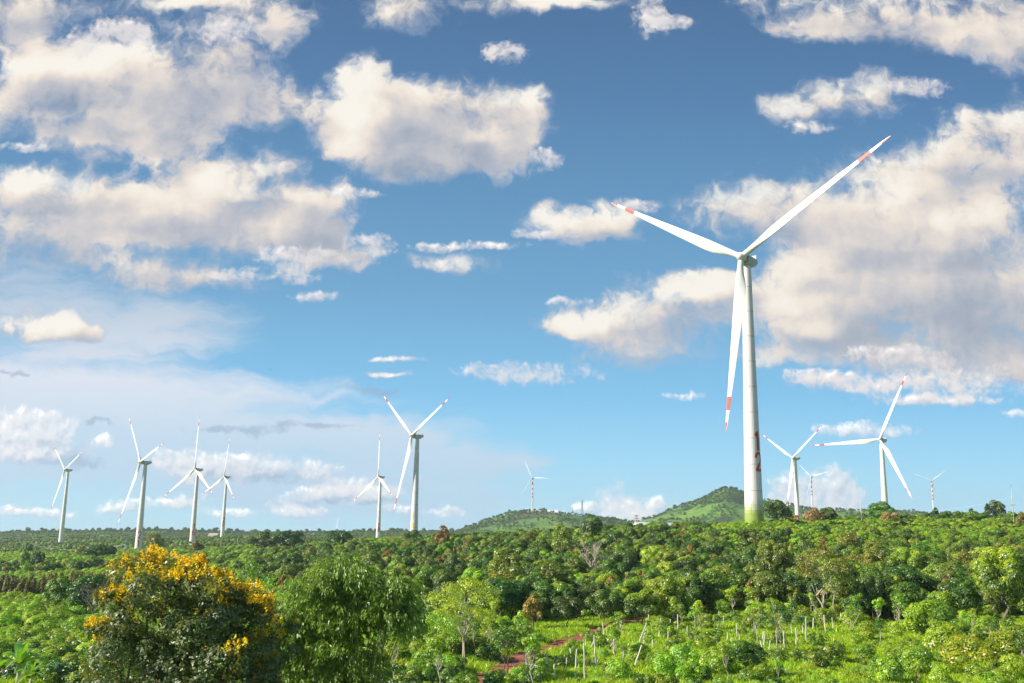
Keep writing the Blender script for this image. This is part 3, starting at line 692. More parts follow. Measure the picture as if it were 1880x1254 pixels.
LM = dict(
 dark=leafmat('dark_leaves', [(0.010, 0.030, 0.006), (0.022, 0.060, 0.010), (0.045, 0.105, 0.014), (0.11, 0.17, 0.022)]),
 mid=leafmat('mid_green_leaves', [(0.020, 0.050, 0.008), (0.045, 0.105, 0.013), (0.090, 0.17, 0.020), (0.17, 0.24, 0.03)]),
 lime=leafmat('bright_yellow_green_leaves', [(0.06, 0.12, 0.010), (0.13, 0.23, 0.016), (0.23, 0.34, 0.025), (0.36, 0.40, 0.035)], 0.45),
 olive=leafmat('olive_leaves', [(0.045, 0.075, 0.014), (0.10, 0.14, 0.025), (0.17, 0.20, 0.04), (0.26, 0.26, 0.06)]),
 rust=leafmat('rusty_leaves', [(0.05, 0.055, 0.015), (0.12, 0.11, 0.025), (0.19, 0.13, 0.035), (0.26, 0.15, 0.05)]),
 brown=leafmat('dry_brown_leaves', [(0.08, 0.06, 0.03), (0.16, 0.12, 0.06), (0.24, 0.18, 0.10), (0.30, 0.23, 0.14)], 0.2),
 goldleaf=leafmat('golden_green_leaves', [(0.08, 0.12, 0.010), (0.18, 0.22, 0.016), (0.30, 0.28, 0.02), (0.38, 0.27, 0.03)], 0.45),
 rowleaf=leafmat('row_tree_leaves', [(0.035, 0.045, 0.012), (0.075, 0.085, 0.02), (0.12, 0.12, 0.035), (0.15, 0.14, 0.05)]),
 coffee=leafmat('coffee_leaves', [(0.012, 0.045, 0.008), (0.030, 0.095, 0.013), (0.060, 0.15, 0.02), (0.13, 0.23, 0.03)], 0.3, 0.09),
 teal=leafmat('grey_green_leaves', [(0.012, 0.028, 0.010), (0.028, 0.056, 0.023), (0.065, 0.10, 0.055), (0.12, 0.16, 0.10)], 0.3, 0.05, rough=0.5),
 yellow=leafmat('yellow_blossom', [(0.28, 0.17, 0.006), (0.40, 0.28, 0.008), (0.48, 0.37, 0.012), (0.46, 0.40, 0.05)], 0.3, 0.03),
 amber=leafmat('amber_seed_heads', [(0.10, 0.07, 0.02), (0.17, 0.12, 0.03), (0.25, 0.18, 0.03), (0.28, 0.22, 0.06)], 0.3, 0.03),
 bamboo=leafmat('bamboo_leaves', [(0.030, 0.085, 0.016), (0.070, 0.17, 0.028), (0.14, 0.26, 0.050), (0.20, 0.30, 0.10)], 0.4, 0.04),
 banana=leafmat('banana_leaf', [(0.07, 0.17, 0.03), (0.10, 0.22, 0.03), (0.18, 0.31, 0.05), (0.28, 0.38, 0.12)], 0.4, 0.12, rough=0.3),
 grass=leafmat('grass_blades', [(0.07, 0.14, 0.010), (0.15, 0.26, 0.016), (0.26, 0.38, 0.03), (0.36, 0.40, 0.07)], 0.4, 0.03),
 fardark=leafmat('far_leaves', [(0.014, 0.035, 0.012), (0.03, 0.065, 0.018), (0.05, 0.10, 0.025), (0.08, 0.13, 0.03)], 0.3))
def barkmat(name, a, b):
    return mat(name, a, 0.9, lambda k: k.mix(k.noise(k.v('MULTIPLY', ocoord(k), (4, 4, 1.2)), 1.6, 5, 0.65, dim='3D'), (*a, 1), (*b, 1)))
BARK = barkmat('brown_bark', (0.10, 0.075, 0.05), (0.26, 0.20, 0.14))
PALE = barkmat('pale_bark', (0.30, 0.25, 0.19), (0.62, 0.55, 0.45))
POST = barkmat('weathered_post', (0.46, 0.42, 0.35), (0.80, 0.76, 0.68))
def limb_pts(p0, p1, rs, wob=0.08, n=5):
    p0, p1 = np.array(p0, float), np.array(p1, float); L = np.linalg.norm(p1 - p0)
    return [p0 + (p1 - p0) * i / n + (rs.normal(size=3) * wob * L * math.sin(math.pi * i / n) * np.array([1, 1, .4])) for i in range(n + 1)]
def trunk_mb(rs, h, r, lobes=None, nl=6, fork=0.5, wob=0.05, m=0):
    """tapered trunk with limbs that reach into the crown lobes"""
    mb = MB(); top = (rs.normal() * h * 0.04, rs.normal() * h * 0.04, h)
    pts = limb_pts((0, 0, -0.4), top, rs, wob, 6)
    mb.tube(pts, [r * 1.35, r, r * 0.9, r * 0.8, r * 0.65, r * 0.45, r * 0.25], 7, m)
    if lobes is not None:
        idx = rs.choice(len(lobes) - 1, min(nl, len(lobes) - 1), replace=False)
        for i in idx:
            l = lobes[i]; s0 = pts[2 + int(rs.rand() * 3)] if fork < 0.5 else pts[3]
            q = limb_pts(s0, (l[0], l[1], l[2] - 0.1), rs, 0.09, 4); mb.tube(q, [r * .5, r * .4, r * .3, r * .2, r * .1], 5, m)
    return mb
def species(rs, rx, rz, cz, nl, lr, nleaf, size, lm, bark, tr=0.14, aspect=0.55, extra=None, **kw):
    """returns (crown mesh, trunk mesh, one-piece mesh)"""
    lobes = clump_crown(rs, rx, rz, cz, nl, lr, **kw)
    P, N = crown_pts(lobes, nleaf, rs); V, Fc = leaves_geo(P, N, size, aspect, rs)
    fm = np.zeros(len(Fc), int)
    mats = [LM[lm]]
    if extra:                                    # young or dry shoots in another colour
        mats.append(LM[extra[0]]); cent = P
        sel = vnoise(P[:, 0] / 0.9 + P[:, 2], P[:, 1] / 0.9 + 7, int(rs.randint(99))) + (P[:, 2] - cz) / rz * 0.55 > extra[1]
        fm[sel] = 1
    crown = mesh_np('crown', V, Fc, mats, fm)
    tb = trunk_mb(rs, cz + rz * 0.25, tr, lobes); trunk = tb.mesh('trunk', [bark], True)
    return crown, trunk, (V, Fc, mats, fm, tb, bark)
def one_piece(sp, name):
    V, Fc, mats, fm, tb, bark = sp[2]
    nV = len(V); F_ = [list(map(int, f)) for f in Fc] + [[i + nV for i in f] for f in tb.F]
    me = mesh_np(name, list(map(tuple, V)) + tb.V, F_, mats + [bark], list(fm) + [len(mats)] * len(tb.F))
    return me
def R_(s): return np.random.RandomState(s)
# kinds of tree, each in a few different growths; sizes in metres
SP = {}
SP['dark'] = [species(R_(i), 2.9 + .3 * (i % 2), 2.5, 3.9, 19, 1.15, 8840, 0.30, 'dark', BARK, extra=('mid', 0.62)) for i in (1, 2, 3, 4)]
SP['mid'] = [species(R_(i), 2.6, 2.4, 3.7, 17, 1.05, 7820, 0.30, 'mid', BARK, extra=('lime', 0.75)) for i in (5, 6, 7)]
SP['lite'] = [species(R_(i), 2.6, 2.5, 3.8, 18, 1.05, 8840, 0.30, 'mid', BARK, extra=('lime', 0.0)) for i in (35, 36)]
SP['big'] = [species(R_(37), 4.6, 3.9, 6.0, 34, 1.25, 21000, 0.34, 'mid', BARK, tr=0.24, extra=('lime', 0.25))]
SP['young'] = [species(R_(i), 2.3, 2.3, 3.4, 15, 0.95, 6460, 0.30, 'dark', BARK, extra=('lime', 0.25)) for i in (8, 9)]
SP['olive'] = [species(R_(i), 2.3, 3.0, 4.8, 18, 0.85, 3600, 0.34, 'olive', PALE) for i in (10, 11)]
SP['rust'] = [species(R_(i), 1.5, 2.4, 3.2, 14, 0.62, 2600, 0.30, 'rust', BARK, conical=0.6, squash=1.2) for i in (12, 13, 14)]
SP['cone'] = [species(R_(i), 1.6, 2.9, 3.5, 16, 0.7, 3200, 0.32, 'dark', BARK, conical=0.75, squash=1.1) for i in (15, 16)]
SP['brown'] = [species(R_(i), 1.9, 1.6, 2.1, 14, 0.8, 2400, 0.28, 'brown', BARK) for i in (17, 18)]
SP['sapling'] = [species(R_(i), 0.9, 1.5, 4.0, 8, 0.48, 700, 0.30, 'lime' if i % 2 else 'mid', PALE, tr=0.06, squash=0.9) for i in (19, 20, 21)]
SP['bush'] = [species(R_(i), 1.25, 0.95, 0.95, 12, 0.55, 2900, 0.19, 'mid', BARK, tr=0.05, extra=('lime', 0.4)) for i in (22, 23, 24)]
SP['limebush'] = [species(R_(i), 1.35, 1.2, 1.2, 12, 0.6, 3200, 0.19, 'lime', BARK, tr=0.05) for i in (25, 26)]
SP['gold'] = [species(R_(38), 1.5, 1.4, 1.5, 14, 0.62, 3600, 0.19, 'goldleaf', BARK, tr=0.06)]
SP['coffee'] = [species(R_(i), 0.95, 0.85, 0.85, 10, 0.42, 2000, 0.18, 'coffee', BARK, tr=0.04, squash=0.6, extra=('lime', 0.9)) for i in (27, 28, 29)]
SP['row'] = [species(R_(i), 1.2, 2.3, 2.4, 14, 0.5, 1900, 0.28, 'rowleaf', BARK, conical=0.8, squash=1.3, base=-0.9) for i in (31, 32, 33)]
HGT = dict(dark=6.3, mid=6.0, lite=6.2, big=10.0, young=5.6, olive=7.7, rust=5.6, cone=6.5, brown=3.7, sapling=5.5, bush=1.9, limebush=2.4, gold=2.9, coffee=1.7, row=4.7)
PIECE = {}
def piece(kind, i):
    if (kind, i) not in PIECE: PIECE[(kind, i)] = one_piece(SP[kind][i], 'tree' if HGT[kind] > 3 else 'shrub')
    return PIECE[(kind, i)]

prng = random.Random(5)
USED = []                                        # (x, y, r) already planted
def free(x, y, r):
    return all((x - a) ** 2 + (y - b) ** 2 > (r + c) ** 2 for a, b, c in USED)
def plant(kind, x, y, label, cat, group=None, s=1.0, sx=None, parts=False, name='tree', var=None, sink=0.15, z=None):
    i = prng.randrange(len(SP[kind])) if var is None else var % len(SP[kind])
    zz = (gz(x, y) if z is None else z) - sink; rz = prng.uniform(0, 6.283); sx = sx or s
    if parts:
        o = empty(name, (x, y, zz), rz); o.scale = (sx, sx, s)
        obj('crown', SP[kind][i][0], o); obj('trunk', SP[kind][i][1], o)
    else:
        o = obj(name, piece(kind, i), None, (x, y, zz)); o.rotation_euler = (0, 0, rz); o.scale = (sx, sx, s)
    return tag(o, label, cat, group)

def landmark(kind, px, ytop, d, wpx, label, cat='tree', name='tree', parts=True, group=None, var=None, hmin=1.0):
    """a tree placed under its photo column with its top at the photo row and its width in photo pixels"""
    x, y, g = at(px, d, ytop); H = uv(px, ytop)[1] * d + EZ - g; H = max(H, hmin)
    wid = wpx / F * d; w0 = 2 * dict(dark=3.6, mid=3.2, lite=3.2, big=5.2, young=2.9, olive=2.9, rust=1.8, cone=1.9, brown=2.4, sapling=1.2, bush=1.6, limebush=1.7, gold=1.9, coffee=1.2, row=1.4)[kind]
    USED.append((x, y, wid * 0.42))
    if d > 150:
        for f in (.5, 1., 1.6): USED.append((x * (1 - wid * f / d), y - wid * f, wid * 0.34))
    return plant(kind, x, y, label, cat, group, s=H / HGT[kind], sx=wid / w0, parts=parts, name=name, var=var)
LMK = [
 ('olive', 930, 1008, 200, 78, 'tall airy olive green tree with pale trunk, left of the bare tree', 'tree'),
 ('big', 1418, 990, 222, 68, 'bright green round tree below the numbered 12 tower', 'tree'),
 ('big', 1665, 1003, 222, 84, 'spreading bright topped tree with forked reddish trunk at right', 'tree'),
 ('big', 1838, 1002, 165, 116, 'large bright green broad tree at the right edge', 'tree'),
 ('dark', 1366, 1178, 113, 84, 'low round dark green tree among posts at the bottom', 'tree'),
 ('rust', 813, 963, 430, 38, 'brownish round tree standing above the woods right of the yellow marked turbine', 'tree'),
 ('olive', 1030, 962, 300, 52, 'tall pale green tree in front of the long hill', 'tree'),
 ('dark', 1086, 949, 365, 46, 'tall dark tree rising against the saddle of the hills', 'tree'),
 ('dark', 1424, 921, 372, 58, 'dark cone shaped tree beside the base of tower 12', 'tree'),
 ('brown', 1493, 934, 420, 38, 'dry brown round bush tree on the skyline left of the dark one', 'tree'),
 ('dark', 1519, 932, 425, 40, 'dark round skyline tree touching a dry brown one', 'tree'),
 ('mid', 1616, 924, 470, 52, 'bushy skyline tree hiding the foot of a white turbine', 'tree'),
 ('brown', 1632, 940, 440, 36, 'dry greyish brown tree on the right skyline', 'tree'),
 ('cone', 1716, 930, 520, 26, 'narrow dark skyline tree below the rightmost far turbine', 'tree'),
 ('dark', 1739, 939, 500, 28, 'small dark round tree right of the narrow skyline tree', 'tree'),
 ('dark', 1757, 939, 510, 22, 'smallest dark round tree in the right skyline row', 'tree'),
 ('cone', 1783, 932, 500, 22, 'pointed dark tree on the right skyline', 'tree'),
 ('cone', 1812, 922, 540, 20, 'slim pointed tree joined to a round crowned one', 'tree'),
 ('dark', 1829, 921, 540, 38, 'dark round crowned skyline tree left of the right power pole', 'tree'),
 ('mid', 1790, 940, 450, 46, 'wide mid green tree under the right skyline', 'tree'),
 ('rust', 1873, 938, 420, 22, 'rusty narrow tree at the right edge skyline', 'tree'),
 ('mid', 862, 1003, 330, 44, 'mid green tree left of the tall olive tree', 'tree'),
 ('dark', 838, 1020, 250, 48, 'dark round tree with a bare stem behind the bamboo', 'tree'),
 ('dark', 165, 1060, 185, 86, 'dark spreading tree with bare branches left of the yellow flowering tree', 'tree'),
 ('mid', 110, 1063, 195, 52, 'rounded green tree left of the bare branched dark tree', 'tree'),
 ('dark', 186, 1001, 640, 62, 'broad dark clump tree behind the rows of cone trees', 'tree'),
 ('olive', 152, 1003, 640, 30, 'greyish olive tree left of the broad dark clump', 'tree'),
 ('olive', 285, 981, 560, 44, 'pale green pointed tree just right of turbine 21', 'tree'),
 ('dark', 288, 1008, 480, 36, 'very dark round tree below the pale pointed one', 'tree'),
 ('rust', 362, 990, 700, 30, 'brown pointed tree in front of turbine 16', 'tree'),
 ('dark', 490, 978, 680, 62, 'wide dark tree left in the woods above the bamboo', 'tree'),
 ('dark', 532, 976, 660, 64, 'wide dark tree right in the woods above the bamboo', 'tree'),
 ('dark', 52, 998, 900, 20, 'small round dark tree alone on the hazy left slope', 'tree'),
 ('dark', 70, 1013, 520, 28, 'dark round tree right of a bright green one at left', 'tree'),
 ('mid', 45, 1015, 520, 22, 'bright green tree on the left slope', 'tree'),
 ('dark', 620, 975, 640, 56, 'dark crowned tree below the upright far blade', 'tree'),
 ('dark', 688, 998, 420, 60, 'dark rounded tree in front of the turbine with one blade up', 'tree'),
 ('rust', 715, 1008, 330, 40, 'rusty brown tree between dark ones above the bamboo', 'tree'),
 ('dark', 758, 975, 520, 44, 'dark tree at the foot of the yellow marked turbine', 'tree'),
 ('dark', 540, 1018, 300, 40, 'dark narrow tree behind the bamboo left side', 'tree'),
 ('young', 1560, 1038, 190, 52, 'leafy round tree right of the tall pale trunks', 'tree'),
 ('mid', 1380, 1010, 250, 40, 'green tree standing left of the bright round one', 'tree'),
 ('young', 1180, 1085, 160, 70, 'large leafy dark tree mid slope above the posts', 'tree'),
 ('dark', 1110, 1085, 165, 60, 'dark leafy tree left of the large leafy one above the posts', 'tree'),
 ('dark', 1040, 1095, 160, 66, 'dark round crown above the red soil track', 'tree'),
 ('dark', 985, 1085, 170, 56, 'dark tree next right of the tall olive tree', 'tree'),
 ('limebush', 1260, 1180, 116, 70, 'yellow green bush at the bottom left of the round dark tree', 'shrub'),
 ('limebush', 1215, 1196, 112, 60, 'bright feathery green bush at the bottom among posts', 'shrub'),
 ('limebush', 1310, 1190, 114, 56, 'leafy yellow green bush touching the round dark tree', 'shrub'),
 ('limebush', 1720, 1140, 126, 90, 'tall yellow green bush below the large right tree', 'shrub'),
 ('gold', 1765, 1165, 116, 96, 'golden tipped bush at bottom right', 'shrub'),
 ('limebush', 1690, 1185, 114, 76, 'light green bush left of the golden tipped one', 'shrub'),
 ('limebush', 1830, 1165, 122, 80, 'bright bush at the right edge below the large tree', 'shrub'),
 ('lite', 1705, 1105, 134, 100, 'broad bright crowned small tree left of the large right tree', 'tree'),
 ('lite', 1862, 1150, 122, 90, 'bright leafy small tree cut by the right edge', 'tree'),
 ('dark', 1600, 1060, 168, 40, 'dark conical small tree by the bright grass', 'tree'),
 ('bush', 1630, 1205, 110, 66, 'dark green bush in the bright grass at bottom right', 'shrub'),
 ('limebush', 235, 1195, 98, 86, 'bright yellow green shrub at the bottom beside the banana plant', 'shrub'),
 ('bush', 175, 1210, 98, 60, 'green shrub right of the banana plant', 'shrub'),
]
for k_, px, yt, d, wp, lb, ct in LMK:
    landmark(k_, px, yt, d, wp, lb, ct, 'tree' if ct == 'tree' else 'shrub', parts=d < 450)

# trees with a bare or tall trunk, built one by one
def built_tree(px, ytop, ybase_d, wpx, lm, bark, label, stems=1, crown_from=0.45, size=0.28, nleaf=4200, tr=0.16, seed=1, airy=0.7, name='tree', extra=None):
    rs = R_(seed); d = ybase_d; x, y, g = at(px, d, ytop); H = uv(px, ytop)[1] * d + EZ - g; rx = wpx / F * d / 2
    USED.append((x, y, rx * 0.5))
    o = empty(name, (x, y, g)); tag(o, label, 'tree')
    cz = H * (crown_from + 1) / 2; rz = H * (1 - crown_from) / 2
    lobes = clump_crown(rs, rx * 0.95, rz, cz, int(20 * airy) + 4, min(rx, rz) * 0.36)[:-1]
    P, N = crown_pts(lobes, nleaf, rs, inner=0.35); V, Fc = leaves_geo(P, N, size, 0.55, rs)
    obj('crown', mesh_np('crown', V, Fc, [LM[lm]]), o)
    for s_ in range(stems):
        off = np.array([(s_ - (stems - 1) / 2) * tr * 3.5, rs.normal() * 0.3, 0]); mb = MB()
        top = np.array([off[0] * 2.2 + rs.normal() * 0.3, rs.normal() * 0.4, cz + rz * 0.5])
        pts = limb_pts(off + [0, 0, -0.4], top, rs, 0.03, 7); mb.tube(pts, [tr * 1.2, tr, tr * .9, tr * .85, tr * .7, tr * .55, tr * .4, tr * .15], 7)
        for i in rs.choice(len(lobes), min(7, len(lobes)), replace=False):
            l = lobes[i]; a = pts[3 + int(rs.rand() * 3)]; mb.tube(limb_pts(a, l[:3], rs, 0.08, 4), [tr * .45, tr * .35, tr * .27, tr * .18, tr * .08], 5)
        mb.build('trunk', [bark], o, True)
    return o
built_tree(855, 1062, 119, 120, 'lime', PALE, 'slender two stemmed tree with light green crown above the red soil', 2, 0.32, 0.24, 4200, 0.10, 41, 0.9)
built_tree(1508, 1008, 168, 100, 'olive', PALE, 'tall tree with a pair of long pale trunks right of the centre slope', 2, 0.42, 0.30, 5200, 0.17, 42, 1.0)
built_tree(1530, 1040, 166, 40, 'mid', PALE, 'slim pale trunked tree just right of the paired trunks', 1, 0.5, 0.26, 1400, 0.09, 43, 0.6)
built_tree(1425, 1110, 128, 56, 'mid', PALE, 'thin light stemmed tree left of the bright grass slope', 2, 0.5, 0.24, 1800, 0.07, 44, 0.7)
built_tree(1388, 1115, 132, 44, 'olive', PALE, 'thin leaning stemmed tree behind the round dark tree', 1, 0.5, 0.24, 1500, 0.07, 45, 0.6)
built_tree(930, 1150, 112, 60, 'mid', BARK, 'small branching tree over the red soil right of the two stemmed tree', 2, 0.45, 0.22, 1700, 0.08, 46, 0.7)
built_tree(967, 1170, 112, 50, 'olive', PALE, 'little bare stemmed tree beside the red track', 1, 0.5, 0.22, 900, 0.06, 47, 0.5)
built_tree(810, 1120, 124, 90, 'lime', BARK, 'low bright yellow green tree left of the two stemmed tree', 1, 0.1, 0.24, 3600, 0.09, 48, 1.0)
def bare_tree(px, ytop, d, wpx, label, bark, seed, ngen=3, r=0.18):
    rs = R_(seed); x, y, g = at(px, d, ytop); H = uv(px, ytop)[1] * d + EZ - g; USED.append((x, y, 1.2))
    o = empty('bare_tree', (x, y, g)); tag(o, label, 'tree'); mb = MB(); tw_ = MB()
    W = wpx / F * d / 2
    tr = limb_pts((0, 0, -0.3), (W * 0.1, 0, H * 0.42), rs, 0.05, 5); mb.tube(tr, [r * 1.2, r, r * .95, r * .9, r * .8, r * .7], 7)
    for k in range(8):
        a = k * 2.4 + rs.rand(); f = 0.45 + 0.55 * rs.rand(); s0 = tr[3 + k % 3]; e = np.array([math.cos(a) * W * f, math.sin(a) * W * f * 0.8, H * (0.72 + 0.24 * rs.rand())])
        q = limb_pts(s0, e, rs, 0.08, 5); mb.tube(q, [r * .55, r * .45, r * .36, r * .28, r * .2, r * .08], 5)
        for j in range(9):
            s1 = q[2 + int(rs.rand() * 4) if True else 3]; e1 = s1 + rs.normal(size=3) * np.array([W * .28, W * .28, 0]) + np.array([0, 0, H * (0.05 + 0.14 * rs.rand())]); e1[2] = min(e1[2], H)
            q1 = limb_pts(s1, e1, rs, 0.1, 3); tw_.tube(q1, [r * .18, r * .14, r * .1, r * .04], 4)
            for jj in range(3):
                e2 = q1[2] + rs.normal(size=3) * W * .13 + np.array([0, 0, H * .04]); e2[2] = min(e2[2], H); tw_.tube([q1[2], e2], [r * .08, r * .03], 3)
    mb.build('trunk', [bark], o, True); tag(tw_.build('twigs', [bark], o), kind='stuff')
    return o
for _f in (3, 7, 12, 18): USED.append((uv(1088, 1040)[0] * (246 - _f), 246 - _f, 2.6))
bare_tree(1088, 990, 246, 52, 'leafless pale tree standing alone in the middle of the woods', PALE, 51, r=0.36)
bare_tree(172, 1072, 178, 70, 'bare branching grey tree in front of the dark spreading tree', barkmat('grey_bark', (.12, .10, .08), (.30, .26, .22)), 52, r=0.16)
bare_tree(690, 1150, 104, 44, 'bare twiggy dead shrub right of the bamboo', PALE, 53, r=0.05)

# ------------------------------------------------------------------ the flowering tree, bamboo and banana plant in front
def flowering_tree():
    rs = R_(61); d = 52.0; x, y, g = at(345, d, 1120); o = empty('flowering_tree', (x, y, g)); tag(o, 'big dark leaved tree covered with yellow blossom in the left foreground', 'tree')
    zt = uv(345, 1019)[1] * d + EZ - g                      # height of its top
    m_ = d / F                                              # metres per photo pixel there
    def P_(px, py, dy=0): return ((px - 345) * m_, dy, zt - (py - 1012) * m_)
    L = []
    spec = [(300, 1060, 55), (268, 1052, 36), (345, 1058, 50), (395, 1070, 52), (440, 1085, 42), (243, 1090, 36), (232, 1135, 36), (270, 1110, 55), (330, 1115, 62),
            (390, 1125, 62), (445, 1130, 50), (238, 1170, 36), (260, 1180, 60), (320, 1190, 70), (385, 1195, 70), (445, 1190, 60), (290, 1250, 70), (350, 1260, 75),
            (420, 1260, 75), (480, 1230, 50), (470, 1160, 40), (490, 1195, 32), (256, 1240, 46), (480, 1290, 60), (300, 1320, 80), (400, 1330, 80), (500, 1250, 40), (465, 1105, 28), (258, 1050, 18), (305, 1046, 16), (212, 1100, 20), (200, 1160, 22), (415, 1074, 18), (478, 1100, 18), (520, 1190, 22), (210, 1210, 24), (510, 1130, 16), (350, 1052, 18)]
    for i, (px, py, r) in enumerate(spec):
        for s_ in (-1, -.6, .2, 1):
            q = P_(px + rs.normal() * 12, py + rs.normal() * 11, s_ * (1.4 + rs.rand() * 1.2) * (1 if r > 45 else 0.6)); rr = r * m_ * (0.50 + 0.22 * rs.rand())
            L.append((q[0], q[1], q[2], rr, rr, rr * 0.85))
    Pt, N = crown_pts(L, 90000, rs, inner=0.72, bottom=0.6)
    q = vnoise(Pt[:, 0] / 0.35, Pt[:, 2] / 0.35 + Pt[:, 1], 3); keep = q > -0.4; Pt, N = Pt[keep], N[keep]
    V, Fc = leaves_geo(Pt, N, 0.20, 0.5, rs, 0.25)
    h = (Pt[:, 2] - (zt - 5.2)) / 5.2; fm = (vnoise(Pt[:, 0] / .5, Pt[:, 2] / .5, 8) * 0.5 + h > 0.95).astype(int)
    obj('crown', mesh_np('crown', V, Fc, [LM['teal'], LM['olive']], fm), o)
    # blossom: upright sprays over the top and on two low boughs
    la = np.array(L); B_ = []; A_ = []
    top = [l for l in L]
    for i in range(3200):
        l = la[rs.randint(len(la))]; dd_ = rnd_dirs(1, rs)[0]; dd_[2] = abs(dd_[2]) * 1.2 + 0.25; dd_ /= np.linalg.norm(dd_)
        p = l[:3] + dd_ * l[3:6] * 1.03
        if any(np.sum(((p - k[:3]) / k[3:6]) ** 2) < 0.8 for k in la[rs.randint(len(la), size=14)]): continue
        px = p[0] / m_ + 345; py = 1012 + (zt - p[2]) / m_
        w_ = max(0, 1 - (py - 1010 - max(0, (px - 330)) * 0.25) / 78.0)
        w_ = max(w_, 0.9 * math.exp(-((px - 478) / 26) ** 2 - ((py - 1150) / 34) ** 2), 0.8 * math.exp(-((px - 222) / 26) ** 2 - ((py - 1085) / 30) ** 2), 0.7 * math.exp(-((px - 205) / 24) ** 2 - ((py - 1150) / 26) ** 2))
        n1_ = float(vnoise(np.array([p[0] / 0.7]), np.array([p[2] / 0.7 + p[1]]), 12)[0])
        if rs.rand() < w_ * (0.62 + 0.7 * n1_): B_.append(p)
        elif rs.rand() < 0.16 + w_ * 0.7: A_.append(p)
    def spray(pts, n, sp_, sz):
        C = np.repeat(np.array(pts), n, 0); t = rs.rand(len(C), 1)
        C = C + np.concatenate([rs.normal(size=(len(C), 2)) * sp_ * (1.1 - t), t * sp_ * 3.6], 1)
        return leaves_geo(C, norm(rnd_dirs(len(C), rs) + [0, -0.3, .3]), sz, 0.8, rs)
    V, Fc = spray(B_, 24, 0.13, 0.10); obj('blossom', mesh_np('blossom', V, Fc, [LM['yellow']]), o)
    V, Fc = spray(A_, 18, 0.12, 0.10); obj('seed_heads', mesh_np('seed_heads', V, Fc, [LM['amber']]), o)
    tb = MB(); H = zt * 0.7; pts = limb_pts((0, 0, -0.5), (0.3, 0, H * 0.6), rs, 0.04, 6); tb.tube(pts, [0.42, .36, .33, .3, .28, .25, .2], 9)
    for i in range(26):
        l = L[i * 4 + i % 4]; s0 = pts[2 + i % 5]; tb.tube(limb_pts(s0, l[:3], rs, 0.07, 5), [.17, .14, .11, .08, .05, .02], 6)
    tb.build('trunk', [BARK], o, True)
flowering_tree()

def bamboo():
    rs = R_(71); d = 62.0; x, y, g = at(640, d, 1150); o = empty('bamboo_clump', (x, y, g)); tag(o, 'large arching bamboo clump with drooping leaves right of the yellow flowering tree', 'bamboo')
    zt = uv(640, 1036)[1] * d + EZ - g; m_ = d / F
    heads = [(620, 1040, 40), (650, 1050, 42), (590, 1065, 40), (565, 1075, 30), (690, 1075, 34), (715, 1085, 30), (735, 1110, 24), (560, 1110, 40), (600, 1110, 48), (650, 1105, 50), (700, 1112, 34),
             (540, 1150, 42), (580, 1160, 50), (630, 1165, 54), (660, 1200, 50), (610, 1220, 56), (560, 1215, 50), (650, 1250, 56), (520, 1200, 34), (590, 1270, 60), (540, 1265, 50), (500, 1160, 26), (515, 1115, 24), (645, 1290, 56), (742, 1128, 16), (722, 1062, 18), (600, 1048, 22)]
    culm = MB(); C = []; D_ = []
    for i in range(64):
        px, py, r = heads[i % len(heads)]; tx = (px - 640) * m_ + rs.normal() * r * m_ * .3; tz = zt - (py - 1036) * m_ + rs.normal() * .2; ty = rs.normal() * 1.5
        b = np.array([rs.normal() * 0.8, rs.normal() * 0.8, -0.3]); e = np.array([tx, ty, tz]); mid = b * 0.55 + e * 0.45 + np.array([0, 0, 0.24 * abs(tx) + 1.2]) ; mid[2] = min(mid[2], zt - 0.2)
        pts = [b * (1 - t) ** 2 + mid * 2 * t * (1 - t) + e * t * t for t in np.linspace(0, 1, 8)]
        culm.tube(pts, [.05, .05, .045, .04, .035, .028, .02, .01], 5)
    for px, py, r in heads:
        for q in range(60):                                    # leafy side branches falling outward
            a = rnd_dirs(1, rs)[0]; a[2] = a[2] * 0.75 + 0.15
            c0 = np.array([(px - 640) * m_, 0, zt - (py - 1036) * m_ - r * m_ * 0.25]) + a * np.array([r * m_ * .85, 1.7, r * m_ * .8])
            dr = norm((a * [1, 1, 0.2] + rs.normal(size=3) * 0.3 + [0, 0, -0.6])[None])[0]
            ln = 0.5 + rs.rand() * 0.9; n = 26; t = rs.rand(n, 1)
            C.append(c0 + dr * ln * t + rs.normal(size=(n, 3)) * 0.10); D_.append(np.repeat(dr[None], n, 0))
    hl = [((px - 640) * m_, 0, zt - (py - 1036) * m_ - r * m_ * .3, r * m_ * .72, 1.3, r * m_ * .68) for px, py, r in heads]
    cp, cn_ = crown_pts(hl, 38000, rs, inner=0.5, bottom=0.6); kp = vnoise(cp[:, 0] / .7 + cp[:, 1], cp[:, 2] / .7, 77) > -.15; cp, cn_ = cp[kp], cn_[kp]; C.append(cp); D_.append(norm(cn_ * [1, 1, .2] + [0, 0, -.6]))
    C = np.concatenate(C); D_ = np.concatenate(D_)
    t = norm(D_ * 0.7 + rs.normal(size=C.shape) * 0.36 + np.array([0, 0, -0.5])); s_ = norm(np.cross(t, norm(rs.normal(size=C.shape) + [0, -0.5, 0.8])))
    L_ = (0.20 + 0.18 * rs.rand(len(C)))[:, None]; W_ = L_ * 0.14
    V = np.stack([C, C + t * L_ * .35 + s_ * W_, C + t * L_, C + t * L_ * .35 - s_ * W_], 1).reshape(-1, 3)
    obj('foliage', mesh_np('foliage', V, np.arange(len(V)).reshape(-1, 4), [LM['bamboo']]), o)
    cn = culm.build('canes', [mat('bamboo_cane', (.25, .28, .08), .5, lambda k: k.mix(k.noise(ocoord(k), 2., 3, dim='3D'), (.30, .30, .09, 1), (.16, .20, .06, 1)))], o, True)
    tag(cn, kind='stuff')
    return o
bamboo()
